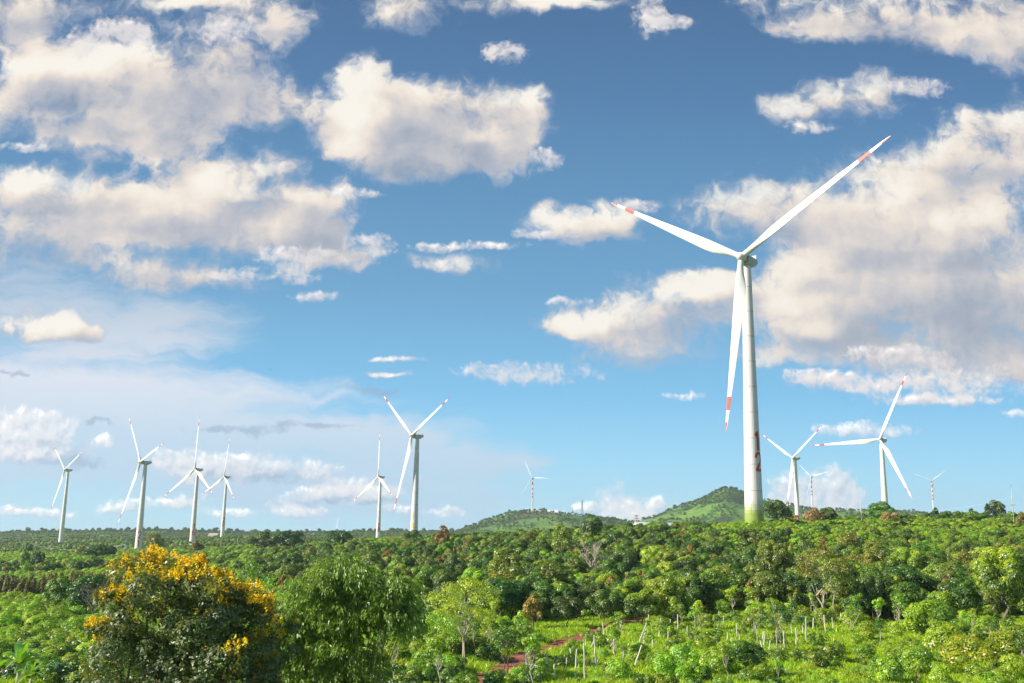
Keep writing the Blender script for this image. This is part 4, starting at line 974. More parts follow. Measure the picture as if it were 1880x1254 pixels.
def light_bamboo(px, ytop, d, wpx, label, seed):
    rs = R_(seed); x, y, g = at(px, d, ytop); H = uv(px, ytop)[1] * d + EZ - g; W = wpx / F * d / 2
    o = empty('bamboo_shoots', (x, y, g)); tag(o, label, 'bamboo'); C = []; mb = MB()
    for i in range(9):
        e = np.array([rs.normal() * W * .6, rs.normal() * W * .6, H * (0.8 + 0.2 * rs.rand())]); q = limb_pts((e[0] * .3, e[1] * .3, -.3), e, rs, .03, 6); mb.tube(q, [.04, .04, .035, .03, .025, .02, .008], 5)
        for j in range(60):
            p = q[2 + int(rs.rand() * 5)]; n = 9; dr = norm((rs.normal(size=3) * [1, 1, .3] + [0, 0, -.5])[None])[0]
            C.append(p + dr * rs.rand(n, 1) * W * .7 + rs.normal(size=(n, 3)) * .12)
    C = np.concatenate(C); t = norm(rs.normal(size=C.shape) * .6 + [0, 0, -.6]); s_ = norm(np.cross(t, rs.normal(size=C.shape)))
    L_ = (0.22 + .14 * rs.rand(len(C)))[:, None]
    V = np.stack([C, C + t * L_ * .35 + s_ * L_ * .15, C + t * L_, C + t * L_ * .35 - s_ * L_ * .15], 1).reshape(-1, 3)
    obj('foliage', mesh_np('foliage', V, np.arange(len(V)).reshape(-1, 4), [LM['bamboo']]), o); mb.build('canes', [PALE], o, True)
light_bamboo(470, 1010, 84, 46, 'slender upright bamboo shoots between the flowering tree and the big clump', 72)
light_bamboo(500, 1060, 78, 50, 'lower leafy bamboo shoots left of the big clump', 73)

def banana(px, py, d, label, seed, s=1.0, n=11):
    rs = R_(seed); USED.append((uv(px, 1040)[0] * d, d, 2.6)); USED.append((uv(px, 1040)[0] * d, d - 3, 2.6)); x, y, g = at(px, d, py); o = empty('banana_plant', (x, y, g)); tag(o, label, 'banana plant'); o.scale = (s, s, s)
    tb = MB(); tb.tube([(0, 0, -.3), (0, 0, .6), (0.05, 0, 1.2)], [.16, .13, .08], 8); tb.build('trunk', [PALE], o, True)
    for i in range(n):
        mb = MB(); a = i * 2.4 + rs.rand() * .5; el = math.radians(80 - 58 * (i / n)); ln = 1.7 + .5 * rs.rand(); w_ = .26
        pts = []
        for q in range(9):
            t = q / 8; r = ln * t; z = 1.1 + r * math.sin(el) - 0.55 * t * t * ln * (0.5 + math.cos(el)); pts.append(np.array([math.cos(a) * r * math.cos(el), math.sin(a) * r * math.cos(el), z]))
        side = np.array([-math.sin(a), math.cos(a), 0]); V = []
        for q, p in enumerate(pts):
            t = q / 8; wv_ = w_ * math.sin(math.pi * min(1, t * 0.97 + 0.06)) ** .6 * (1 + .08 * rs.normal()); V += [p - side * wv_ + [0, 0, wv_ * .45], p, p + side * wv_ + [0, 0, wv_ * .45]]
        mb.add(V, [[q * 3 + j, q * 3 + j + 1, q * 3 + j + 4, q * 3 + j + 3] for q in range(8) for j in (0, 1)])
        mb.build('leaf', [LM['banana']], o)
banana(34, 1246, 101, 'banana plant with long pale leaves in the bottom left corner', 81, 1.9)
banana(55, 1262, 98, 'smaller banana plant half cut off by the bottom left edge', 82, 1.3, 8)

# ------------------------------------------------------------------ finding places from photo columns and rows
PXU = [(px, uv(px, 1040)[0]) for px in range(-400, 2301, 20)]
def px_of(u): return float(np.interp(u, [b for a, b in PXU], [a for a, b in PXU]))
def row_of(x, y, z):
    c = R3.T @ np.array([x, y, z - EZ]); return CYP - F * c[1] / -c[2], CXP + F * c[0] / -c[2]
def dist_at_row(px, row, lo=96.0, hi=420.0):
    """nearest distance at which the ground shows at this photo column and row"""
    for d in np.arange(lo, hi, 1.5):
        x = uv(px, row)[0] * d
        if row_of(x, d, gz(x, d))[0] <= row: return float(d)
    return hi

# ------------------------------------------------------------------ red earth track and bare patch
def soil_fn(k):
    P = k.n.new('ShaderNodeNewGeometry').outputs['Position']
    return k.ramp(k.m('ADD', k.m('MULTIPLY', k.noise(P, 0.8, 5, 0.65, dim='3D'), 0.6), k.m('MULTIPLY', k.noise(P, 6.0, 4, 0.6, dim='3D'), 0.4)),
                  [(0.3, (0.12, 0.035, 0.018, 1)), (0.5, (0.27, 0.085, 0.038, 1)), (0.7, (0.42, 0.19, 0.10, 1))])
SOIL = mat('red_earth', (0.25, 0.08, 0.04), 0.95, soil_fn)
def soil_strip(name, pts, label=None):
    """pts: photo column, row, half width in metres; laid along the ground with a ragged rim"""
    rs = R_(91); C = []
    for i in range(len(pts) - 1):
        a, b = pts[i], pts[i + 1]
        for q in range(12):
            t = q / 12; C.append([a[j] + (b[j] - a[j]) * t for j in range(3)])
    C.append(list(pts[-1])); W = []
    for px, row, hw in C:
        d = dist_at_row(px, row); x = uv(px, row)[0] * d; W.append((x, d, hw))
    rows = []
    for i, (x, y, hw) in enumerate(W):
        a, b = W[max(0, i - 1)], W[min(len(W) - 1, i + 1)]; dx, dy = b[0] - a[0], b[1] - a[1]; l = math.hypot(dx, dy) or 1; nx, ny = -dy / l, dx / l
        h1, h2 = hw * (0.75 + 0.5 * rs.rand()), hw * (0.75 + 0.5 * rs.rand()); r = []
        for q in range(9):
            t = -h1 + (h1 + h2) * q / 8; X_, Y_ = x + nx * t, y + ny * t; r.append((X_, Y_, gz(X_, Y_) + 0.09))
        rows.append(r)
    mb = MB(); V = [p for r in rows for p in r]
    mb.add(V, [[i * 9 + j, i * 9 + j + 1, (i + 1) * 9 + j + 1, (i + 1) * 9 + j] for i in range(len(rows) - 1) for j in range(8)])
    return tag(mb.build(name, [SOIL], None, True), kind='structure')
soil_strip('path', [(880, 1252, 3.0), (930, 1236, 3.2), (975, 1202, 2.2), (1020, 1190, 2.2), (1056, 1176, 2.0), (1095, 1159, 1.7), (1130, 1148, 1.6), (1180, 1136, 1.4)])
soil_strip('ground', [(700, 1242, 2.0), (745, 1230, 3.2), (795, 1222, 3.6), (842, 1214, 2.4)])
TRACK = [(880, 1252), (930, 1236), (975, 1202), (1020, 1190), (1056, 1176), (1095, 1159), (1130, 1148), (1180, 1136), (700, 1242), (745, 1230), (795, 1222), (842, 1214)]
TRK = []
for px, row in TRACK:
    d = dist_at_row(px, row); TRK.append((uv(px, row)[0] * d, d))
def near_track(x, y, r=2.2):
    for (a, b) in zip(TRK, TRK[1:]):
        if a is TRK[7]: continue
        t = ((x - a[0]) * (b[0] - a[0]) + (y - a[1]) * (b[1] - a[1])) / max(1e-6, (b[0] - a[0]) ** 2 + (b[1] - a[1]) ** 2); t = min(max(t, 0), 1)
        if math.hypot(x - a[0] - t * (b[0] - a[0]), y - a[1] - t * (b[1] - a[1])) < r: return True
    return False

# ------------------------------------------------------------------ posts on the slope
PMESH = []
for i in range(5):
    rs = R_(100 + i); mb = MB(); q = limb_pts((0, 0, -0.06), (rs.normal() * .05, rs.normal() * .05, 1.0), rs, 0.02, 5)
    mb.tube(q, [r * 0.9 for r in (.062, .058, .056, .052, .05, .045)], 7); PMESH.append(mb.mesh('post', [POST], False))
Z7 = [(628, 1060, 865), (498, 1030, 940), (370, 1040, 895), (430, 1058, 970), (240, 1000, 880), (170, 1050, 965), (635, 820, 755), (755, 770, 690), (820, 890, 800), (885, 990, 890), (903, 870, 830),
      (955, 980, 850), (985, 810, 690), (1015, 780, 720), (1022, 845, 795), (1078, 850, 800), (1120, 760, 660), (1190, 730, 665), (1247, 780, 645), (1312, 790, 710), (1470, 830, 780), (1512, 820, 760),
      (1502, 730, 655), (1640, 770, 690), (1655, 798, 765), (1600, 820, 785), (1545, 720, 640), (1525, 640, 600), (1390, 635, 600), (1358, 680, 620), (1420, 690, 630), (1050, 660, 615), (865, 712, 650),
      (1722, 670, 580), (1820, 825, 745), (1852, 905, 815), (1810, 860, 800), (585, 402, 358), (730, 392, 345), (790, 430, 345), (905, 440, 360), (978, 372, 335), (1110, 415, 380), (715, 415, 388),
      (1020, 402, 380), (255, 555, 460), (128, 570, 500), (143, 575, 500), (702, 945, 790), (690, 948, 905), (564, 1030, 880), (540, 905, 850), (1575, 800, 745), (780, 850, 825), (660, 850, 810), (1180, 790, 740)]
Z8 = [(145, 790, 745), (240, 870, 760), (291, 845, 750), (371, 830, 730), (434, 800, 670), (340, 762, 705), (60, 670, 590), (565, 745, 640), (500, 640, 570), (480, 722, 655), (612, 725, 650), (660, 660, 610), (95, 735, 690), (410, 760, 700)]
posts = [(900 + a / 3.615, 960 + b / 3.615, 960 + c / 3.615) for a, b, c in Z7] + [(1360 + a / 3.615, 960 + b / 3.615, 960 + c / 3.615) for a, b, c in Z8]
LEAN = {11: 14, 12: 24, 13: 20, 22: 16, 10: 9, 21: -8, 53: 30, 54: 24, 5: -8}
for i, (px, yb, yt) in enumerate(posts):
    d = dist_at_row(px, yb); x = uv(px, yb)[0] * d; h = max(1.2, (yb - yt) / F * d * 1.18)
    o = obj('post', PMESH[i % 5], None, (x, d, gz(x, d))); lean = LEAN.get(i, prng.uniform(-3, 3))
    o.rotation_euler = (math.radians(prng.uniform(-3, 3)), math.radians(lean), prng.uniform(0, 6)); th = prng.uniform(1.4, 2.1)
    o.rotation_mode = 'ZYX'; o.scale = (th, th, h); USED.extend([(x, d, 0.35), (x * (1 - 1.6 / d), d - 1.6, 0.9), (x * (1 - 3.4 / d), d - 3.4, 1.0)])
    far_ = d > 185
    if abs(lean) > 7: tag(o, 'pale wooden post leaning to the %s on the grassy slope' % ('right' if lean > 0 else 'left'), 'post', 'leaning posts on the grassy slope, ' + ('right' if lean > 0 else 'left'))
    elif far_: tag(o, 'short pale post in the shade at the foot of the woods', 'post', 'posts at the foot of the woods')
    elif px > 1385: tag(o, 'upright pale post among thin stemmed trees right of the grassy slope', 'post', 'posts among the thin stemmed trees')
    else: tag(o, 'upright pale weathered post standing in the bright grassy slope', 'post', 'upright posts on the grassy slope')

# ------------------------------------------------------------------ planting the woods, plantations and slope
def noise1(x, y, s): return float(vnoise(np.array([x]), np.array([y]), s)[0])
def pick(wts):
    t = prng.random() * sum(v for k, v in wts)
    for k, v in wts:
        t -= v
        if t <= 0: return k
    return wts[-1][0]
def dnear(px): return float(np.interp(px, [470, 560, 750, 900, 1010, 1160, 1300, 1600, 1880], [250, 240, 215, 172, 134, 158, 180, 168, 160]))
SKYT = [(-60, 1012), (250, 1010), (470, 992), (560, 980), (640, 985), (700, 990), (760, 986), (850, 980), (900, 975), (1000, 974), (1100, 966), (1200, 963), (1300, 961), (1345, 970), (1405, 974), (1445, 960),
        (1500, 952), (1600, 950), (1700, 946), (1800, 943), (1900, 943)]
def fit_height(k, x, y, s_):
    """keep the mass of trees under the line it reaches in the photograph"""
    px = px_of(x / y); lim = np.interp(px, [a for a, b in SKYT], [b for a, b in SKYT]) + prng.uniform(-4, 7)
    top = uv(px, lim)[1] * y + EZ - gz(x, y)
    return min(s_, top / HGT[k])
CAND = []                                        # (distance, kind, x, y, scale)
def scatter(d0, d1, p0, p1, sp_, fn, r=None):
    y = d0
    while y < d1:
        x0, x1 = uv(p0, 1040)[0] * y, uv(p1, 1040)[0] * y; x = x0
        while x < x1:
            X_, Y_ = x + prng.uniform(-.45, .45) * sp_, y + prng.uniform(-.45, .45) * sp_
            res = fn(px_of(X_ / Y_), Y_, X_)
            if res:
                k, s_ = res
                s_ = fit_height(k, X_, Y_, s_)
                if s_ > 0.28 and free(X_, Y_, (r or sp_ * 0.3)): CAND.append((Y_, k, X_, Y_, s_)); 
            x += sp_
        y += sp_ * 0.87
def wood(px, d, x):
    if d < dnear(px) or near_track(x, d, 4.0): return None
    n = noise1(x / 28, d / 40, 21)
    if px > 1470 and 285 < d < 470: return None if prng.random() > 0.22 else (pick([('dark', 3), ('mid', 3), ('rust', 2)]), prng.uniform(.45, .75))
    if n < -0.62: return None
    k = pick([('dark', 4.4 + 3 * n), ('mid', 3.2), ('young', 2.2), ('lite', 0.8), ('rust', 1.6 - n), ('olive', 0.8), ('cone', 0.7), ('brown', 0.25)])
    if 1230 < px < 1480 and 290 < d < 420: s_ = prng.uniform(.5, .75)
    else: s_ = prng.uniform(.7, 1.2)
    return k, s_
scatter(128, 560, 475, 1905, 5.5, wood, 1.5)
def leftland(px, d, x):
    n = noise1(x / 45, d / 60, 22)
    if px > 470 and d < 560: return None
    if px < 240 and 255 < d < 372: return None
    if n > 0.32 and d > 400: return pick([('dark', 3), ('mid', 3), ('rust', 1.5)]), prng.uniform(.6, 1.0)
    if prng.random() < 0.10: return pick([('dark', 3), ('mid', 3), ('rust', 2), ('olive', 1)]), prng.uniform(.5, .9)
scatter(270, 1150, -60, 1000, 8.5, leftland, 2.0)
# slope in the centre and on the right, near
def mids(px, d, x):
    if d > dnear(px): return None
    if px < 1000: return pick([('coffee', 5), ('bush', 2), ('sapling', 0.8), ('limebush', .9)]), prng.uniform(.8, 1.25)
    return None
scatter(104, 235, 720, 1000, 2.5, lambda p, d, x: None if near_track(x, d, 3.4) else mids(p, d, x), 0.6)
def slope(px, d, x):
    if d > dnear(px) + 6 or near_track(x, d, 2.0): return None
    clearing = 1490 < px < 1640 and d < 150
    if prng.random() > (0.26 if clearing else 0.52 if px < 1500 else 0.68): return None
    if px > 1100 and d > 135 and prng.random() < .28: return 'sapling', prng.uniform(.6, 1.05)
    if d > 150: return pick([('bush', 3), ('sapling', 2.6), ('limebush', 1.5), ('coffee', 2)]), prng.uniform(.7, 1.2)
    return pick([('bush', 3), ('limebush', 2.8 if px > 1500 else 1.8), ('coffee', 1.8), ('sapling', 0.45)]), prng.uniform(.4, 1.15)
scatter(103, 200, 1000, 1905, 2.9, slope, 0.6)
def coffee_left(px, d, x):
    if noise1(x / 14, d / 14, 31) > 0.62: return pick([('bush', 2), ('limebush', 1)]), prng.uniform(.8, 1.5)
    return pick([('coffee', 9), ('bush', 1.0), ('limebush', .35)]), prng.uniform(.85, 1.35)
scatter(99, 262, -40, 520, 2.25, coffee_left, 0.5)
# rows of young cone trees on the left
ROWT = []
for r_ in range(6):
    for q in range(26):
        px = -20 + q * 15 + r_ * 6; d = 264 + r_ * 15 + q * 0.8
        if px > 232: continue
        x = uv(px, 1040)[0] * d; X_, Y_ = x + prng.uniform(-.5, .5), d + prng.uniform(-1, 1)
        if free(X_, Y_, 0.8): ROWT.append((Y_, 'row', X_, Y_, prng.uniform(.95, 1.4)))
for r in ROWT: USED.append((r[2], r[3], 1.2))
CAND += ROWT

TREEK = {'dark', 'mid', 'lite', 'young', 'olive', 'rust', 'cone', 'brown', 'sapling', 'row'}
def visible(x, y, h=3.0):
    row, px = row_of(x, y, gz(x, y) + h); return -30 < px < 1910 and row < 1262
CAND.sort(key=lambda c: -(HGT[c[1]] * c[4]) / c[0] * (3 if c[1] == 'row' else 1))        # largest in the photo first
LBL = {
 'dark': ('dark green round crowned tree', 'tree'), 'mid': ('mid green leafy tree', 'tree'), 'lite': ('bright green leafy tree', 'tree'), 'young': ('leafy tree tipped with yellow green shoots', 'tree'),
 'olive': ('olive green tall tree with loose crown', 'tree'), 'rust': ('narrow rusty brown tree', 'tree'), 'cone': ('dark green pointed tree', 'tree'), 'brown': ('dry brown small tree', 'tree'),
 'sapling': ('thin pale stemmed sapling', 'tree'), 'bush': ('small green bush', 'shrub'), 'limebush': ('bright yellow green bush', 'shrub'),
 'coffee': ('low glossy green coffee shrub', 'shrub'), 'row': ('young brownish cone tree in planted rows', 'tree')}
def zone(px, d):
    if px < 500 and d < 262:
        if d < 140: return 'beside the banana plants' if px < 130 else 'left of the yellow flowering tree'
        return 'on the left slope below the bare grey tree' if d < 195 else 'before the rows of cone trees'
    if px < 500: return 'in the left valley'
    if d < 200 and px < 1000: return 'right of the bamboo clump' if px < 800 else 'around the two stemmed tree'
    if d < 175 and px < 1500: return 'by the red track' if px < 1180 else 'among the posts' if px < 1340 else 'near the low round dark tree'
    if d < 175: return 'in the bright grass at lower right' if px < 1680 else 'at the foot of the large right tree'
    if d < 262: return 'around the tall olive tree' if px < 1040 else 'near the leafless pale tree' if px < 1200 else 'behind the posts' if px < 1400 else 'by the paired pale trunks' if px < 1600 else 'near the spreading forked tree'
    return 'in the left woods' if px < 700 else 'before the long hill' if px < 1000 else 'under the hill saddle' if px < 1250 else 'in the woods below tower 12' if px < 1500 else 'under the right skyline'
nt_, ns_ = 0, 0; REST = []
n_lm_tree = sum(1 for l in LMK if l[6] == 'tree') + 14; n_lm_shrub = len(LMK) - n_lm_tree + 14
for (Y_, k, x, y, s_) in CAND:
    tree_ = k in TREEK
    if not visible(x, y, HGT[k] * s_): continue
    if tree_ and nt_ < 296 - n_lm_tree: nt_ += 1
    elif not tree_ and ns_ < 296 - n_lm_shrub: ns_ += 1
    else: REST.append((Y_, k, x, y, s_)); continue
    zn = zone(px_of(x / y), y)
    lb = LBL[k][0] + ' ' + zn
    plant(k, x, y, lb, LBL[k][1], LBL[k][0] + ' ' + zn, s=s_, sx=s_ * prng.uniform(.9, 1.15), parts=y < 150, name='tree' if tree_ else 'shrub')

# ------------------------------------------------------------------ masses nobody could count: one object each
def scatter_object(name, kinds, pts, label=None, meshes=None):
    """pts: (x, y, z, scale, variant); each point carries a copy of one of the plants"""
    protos = []
    for i, me in enumerate(meshes): protos.append(me)
    me = bpy.data.meshes.new(name); me.vertices.add(len(pts)); P_ = np.array(pts, float)
    me.vertices.foreach_set('co', P_[:, :3].astype(np.float32).ravel())
    for nm, ty, arr in (('scl', 'FLOAT', P_[:, 3]), ('rot', 'FLOAT', RS.rand(len(pts)) * 6.283), ('var', 'INT', P_[:, 4].astype(np.int32))):
        at_ = me.attributes.new(nm, ty, 'POINT'); at_.data.foreach_set('value', arr)
    o = obj(name, me); tag(o, kind='stuff')
    if label: o['label'] = label
    g = bpy.data.node_groups.new(name + '_points', 'GeometryNodeTree')
    g.interface.new_socket('Geometry', in_out='INPUT', socket_type='NodeSocketGeometry'); g.interface.new_socket('Geometry', in_out='OUTPUT', socket_type='NodeSocketGeometry')
    gi = g.nodes.new('NodeGroupInput'); go = g.nodes.new('NodeGroupOutput'); ip = g.nodes.new('GeometryNodeInstanceOnPoints'); jn = g.nodes.new('GeometryNodeJoinGeometry')
    for po in reversed(protos):
        oi = g.nodes.new('GeometryNodeObjectInfo'); oi.inputs['Object'].default_value = po; oi.inputs['As Instance'].default_value = True; g.links.new(oi.outputs['Geometry'], jn.inputs[0])
    def attr(nm, ty):
        a = g.nodes.new('GeometryNodeInputNamedAttribute'); a.data_type = ty; a.inputs['Name'].default_value = nm; return a.outputs[0]
    g.links.new(gi.outputs[0], ip.inputs['Points']); g.links.new(jn.outputs[0], ip.inputs['Instance']); ip.inputs['Pick Instance'].default_value = True
    g.links.new(attr('var', 'INT'), ip.inputs['Instance Index'])
    cx = g.nodes.new('ShaderNodeCombineXYZ'); g.links.new(attr('rot', 'FLOAT'), cx.inputs[2]); g.links.new(cx.outputs[0], ip.inputs['Rotation'])
    g.links.new(attr('scl', 'FLOAT'), ip.inputs['Scale']); g.links.new(ip.outputs[0], go.inputs[0])
    md = o.modifiers.new('plants', 'NODES'); md.node_group = g
    return o
# one planted example of every kind serves as the pattern
EX = {}
for o in list(scene.objects):
    if o.type == 'MESH' and o.parent is None:
        for key, me in PIECE.items():
            if o.data is me and key not in EX: EX[key] = o
def ex_list(kinds): return [(k, i) for k in kinds for i in range(len(SP[k])) if (k, i) in EX]
def mass(name, kinds, items, label):
    keys = ex_list(kinds); pts = []
    for (Y_, k, x, y, s_) in items:
        ks = [i for i, q in enumerate(keys) if q[0] == k]
        if not ks: ks = list(range(len(keys)))
        pts.append((x, y, gz(x, y) - 0.15, s_, prng.choice(ks)))
    if pts and keys: return scatter_object(name, kinds, pts, label, [EX[q] for q in keys])
mass('woods', ['dark', 'mid', 'lite', 'young', 'olive', 'rust', 'cone', 'brown', 'sapling', 'row'], [r for r in REST if r[1] in TREEK], 'trees of the dense woods filling the middle distance')
# more shrubs of the farther plantations
FS = []
def far_shrubs(d0, d1, p0, p1, sp_, fn):
    y = d0
    while y < d1:
        x0, x1 = uv(p0, 1040)[0] * y, uv(p1, 1040)[0] * y; n = int((x1 - x0) / sp_)
        for q in range(n):
            X_, Y_ = x0 + (q + .5 + prng.uniform(-.3, .3)) * sp_, y + prng.uniform(-.2, .2) * sp_
            res = fn(X_, Y_)
            if res: FS.append((Y_, res[0], X_, Y_, res[1]))
        y += sp_
far_shrubs(175, 330, 480, 1905, 3.2, lambda x, y: (pick([('coffee', 3), ('bush', 1.6), ('limebush', .5)]), prng.uniform(.8, 1.4)) if y > dnear(px_of(x / y)) else None)
far_shrubs(262, 520, -60, 480, 3.0, lambda x, y: None if (px_of(x / y) < 235 and y < 362) else ('coffee' if prng.random() < .85 else 'bush', prng.uniform(1.0, 1.5)))
far_shrubs(330, 560, 480, 1905, 3.0, lambda x, y: (pick([('coffee', 5), ('bush', 1), ('limebush', .25)]), prng.uniform(1.0, 1.5)))
far_shrubs(520, 900, -60, 1250, 5.0, lambda x, y: (pick([('coffee', 5), ('bush', 2)]), prng.uniform(1.6, 2.6)))
far_shrubs(102, 190, 960, 1905, 1.75, lambda x, y: None if near_track(x, y, 1.8) or noise1(x / 4, y / 4, 61) < -.25 else (pick([('limebush', 2.4), ('bush', 2), ('coffee', 1)]), prng.uniform(.15, .38)))
mass('plantation', ['coffee', 'bush', 'limebush'], [r for r in REST if r[1] not in TREEK] + FS, 'low shrubs covering the fields and slopes')
# far slopes: pepper columns in lines, scrub and small trees
FT = []
def far_trees(d0, d1, p0, p1, sp_, prob, kinds, s0, s1, fn=None):
    y = d0
    while y < d1:
        x0, x1 = uv(p0, 1000)[0] * y, uv(p1, 1000)[0] * y; n = int((x1 - x0) / sp_)
        for q in range(n):
            X_, Y_ = x0 + (q + .5 + prng.uniform(-.4, .4)) * sp_, y + prng.uniform(-.4, .4) * sp_
            if prng.random() < prob and (fn is None or fn(X_, Y_)): FT.append((Y_, pick(kinds), X_, Y_, prng.uniform(s0, s1)))
        y += sp_
far_trees(900, 2500, -60, 880, 11, 0.8, [('rust', 1), ('cone', 1.2), ('mid', 4), ('dark', 1), ('lite', 1)], .4, .8)
far_trees(2500, 2700, -80, 860, 9, 0.75, [('dark', 3), ('mid', 2), ('cone', 2)], .6, 1.15)
far_trees(900, 2100, 880, 1905, 16, 0.6, [('dark', 3), ('mid', 2), ('cone', 1)], .6, 1.0)
far_trees(2600, 2665, -60, 860, 21, 0.42, [('dark', 3), ('mid', 1)], 1.1, 2.1)
far_trees(2560, 2665, 840, 1900, 13, 0.4, [('dark', 3), ('cone', 1)], .6, 1.4)
far_trees(2000, 2700, 840, 1900, 12, 1.0, [('dark', 3), ('mid', 1.5), ('cone', 1)], .5, 1.1, lambda x, y: noise1(x / 70, y / 90, 41) + 0.6 * noise1(x / 22, y / 30, 42) > 0.12)
mass('far_woods', ['dark', 'mid', 'lite', 'cone', 'rust'], FT, 'scrub and small trees on the far slopes and hills')

# grass on the slopes
GR = []
for i in range(3):
    rs = R_(200 + i); n = 70; C = rs.normal(size=(n, 3)) * [.34, .34, 0]; hgt = .28 + .35 * rs.rand(n, 1); dr = norm(rs.normal(size=(n, 3)) * [.5, .5, 0] + [0, 0, 1.]); s_ = norm(np.cross(dr, rs.normal(size=(n, 3)))) * .03
    V = np.stack([C - s_, C + s_, C + s_ * .5 + dr * hgt * .6, C + dr * hgt + [0.08, 0, 0] * hgt], 1).reshape(-1, 3)
    GR.append(mesh_np('grass', V, np.arange(4 * n).reshape(n, 4), [LM['grass']]))
gp = [[], [], []]
def grass_fill(d0, d1, p0, p1, sp_, fn):
    y = d0
    while y < d1:
        x0, x1 = uv(p0, 1040)[0] * y, uv(p1, 1040)[0] * y; x = x0
        while x < x1:
            X_, Y_ = x + prng.uniform(-.5, .5) * sp_, y + prng.uniform(-.5, .5) * sp_
            if fn(X_, Y_): gp[prng.randrange(3)].append((X_, Y_, gz(X_, Y_) - .03, prng.uniform(.6, 1.5) * (1.0 + .5 * noise1(X_ / 5, Y_ / 5, 51)), 0))
            x += sp_
        y += sp_
grass_fill(101, 205, 985, 1910, .85, lambda x, y: not near_track(x, y, 1.6) and noise1(x / 3.5, y / 3.5, 52) > -.62)
grass_fill(101, 190, -30, 985, 1.1, lambda x, y: not near_track(x, y, 2.4) and noise1(x / 5, y / 5, 53) > -.2)
for i in range(3):
    px_, d_ = ((1600, 112), (1560, 120), (1180, 118))[i]; x, y, z = at(px_, d_)
    po = obj('grass', GR[i], None, (x, y, z)); tag(po, kind='stuff')
    scatter_object('grass', None, gp[i], None, [po])

# ------------------------------------------------------------------ poles, pylons, wires, houses, bird
CONC = mat('pale_concrete', (.5, .48, .44), .85, lambda k: k.mix(k.noise(ocoord(k), 3., 4, dim='3D'), (.58, .56, .52, 1), (.38, .36, .33, 1)))
STEEL = mat('galvanised_steel', (.4, .42, .44), .5, lambda k: k.mix(k.noise(ocoord(k), 1., 3, dim='3D'), (.45, .47, .49, 1), (.3, .32, .34, 1)))
def power_pole(px, ytop, d, label, arms, m=CONC, r=0.16):
    x, y, g = at(px, d, ytop); H = uv(px, ytop)[1] * d + EZ - g; o = empty('power_pole', (x, y, g)); tag(o, label, 'power pole')
    mb = MB(); mb.tube([(0, 0, -.5), (0, 0, H * .5), (0, 0, H)], [r * 1.3, r, r * .7], 8); mb.build('pole', [m], o, True)
    for z_, w_ in arms:
        ab = MB(); ab.box((0, -.14, H * z_), (w_, .06, .07)); a_o = ab.build('crossarm', [GREY], o)
        for k_ in (-.85, 0, .85):
            ib = MB(); ib.loft([[(k_ * w_ + rr * math.cos(t), -.14 + rr * math.sin(t), H * z_ + zz) for t in [j * math.pi / 4 for j in range(8)]] for rr, zz in ((.05, .07), (.09, .16), (.05, .22), (.09, .28), (.03, .4))]); ib.build('insulator', [GREY], a_o, True)
    return Vector((x, y, g + H))
pA = power_pole(1856, 890, 420, 'tall pale concrete power pole on the right skyline', [(.55, .9)])
pB = power_pole(1580, 917, 430, 'pale power pole left of the right hand turbine, with a small platform', [(.45, 1.1), (.38, 1.0)])
def pylon(px, ytop, d, label, H=None, w=2.6, n=6, m=STEEL, base_row=None, t=.14):
    x, y, g = at(px, d, ytop)
    top = uv(px, ytop)[1] * d + EZ
    if base_row: g = min(g, uv(px, base_row)[1] * d + EZ)
    H = top - g; o = empty('lattice_pylon', (x, y, g), prng.uniform(0, .6)); tag(o, label, 'pylon'); mb = MB()
    lv = [(H * i / n, w * (1 - .82 * (i / n) ** .8)) for i in range(n + 1)]
    for i in range(n):
        (z0, a), (z1, b) = lv[i], lv[i + 1]
        cs = [(1, 1), (1, -1), (-1, -1), (-1, 1)]
        for j in range(4):
            c, e = cs[j], cs[(j + 1) % 4]
            mb.beam((c[0] * a, c[1] * a, z0), (c[0] * b, c[1] * b, z1), t); mb.beam((c[0] * a, c[1] * a, z0), (e[0] * b, e[1] * b, z1), t * .7); mb.beam((e[0] * a, e[1] * a, z0), (c[0] * b, c[1] * b, z1), t * .7)
            mb.beam((c[0] * b, c[1] * b, z1), (e[0] * b, e[1] * b, z1), t * .7)
    mb.build('mast', [m], o)
    for f in (.72, .84, .96):
        ab = MB(); L_ = w * 1.15 * (1.2 - .35 * f); zz = H * f; ab.loft([[(-L_, -.1, zz), (-L_, .1, zz), (-L_, .1, zz + .15), (-L_, -.1, zz + .15)], [(0, -.3, zz), (0, .3, zz), (0, .3, zz + .9), (0, -.3, zz + .9)], [(L_, -.1, zz), (L_, .1, zz), (L_, .1, zz + .15), (L_, -.1, zz + .15)]]); ab.build('crossarm', [m], o)
    return Vector((x, y, top))
p1 = pylon(1068.6, 918, 2640, 'tall lattice pylon on the crest of the long hill', w=4.2, base_row=945, t=.45)
p2 = pylon(233, 990, 820, 'pale lattice pylon in the valley left of turbine 21', w=2.2, base_row=1024, t=.2)
PYL3 = mat('pinkish_lattice_paint', (.6, .5, .42), .6, lambda k: k.mix(k.noise(ocoord(k), 1., 3, dim='3D'), (.66, .56, .48, 1), (.5, .4, .34, 1)))
p3 = pylon(1168, 946, 640, 'short wide pinkish lattice mast poking out of the woods', w=1.8, n=5, m=PYL3, t=.12)
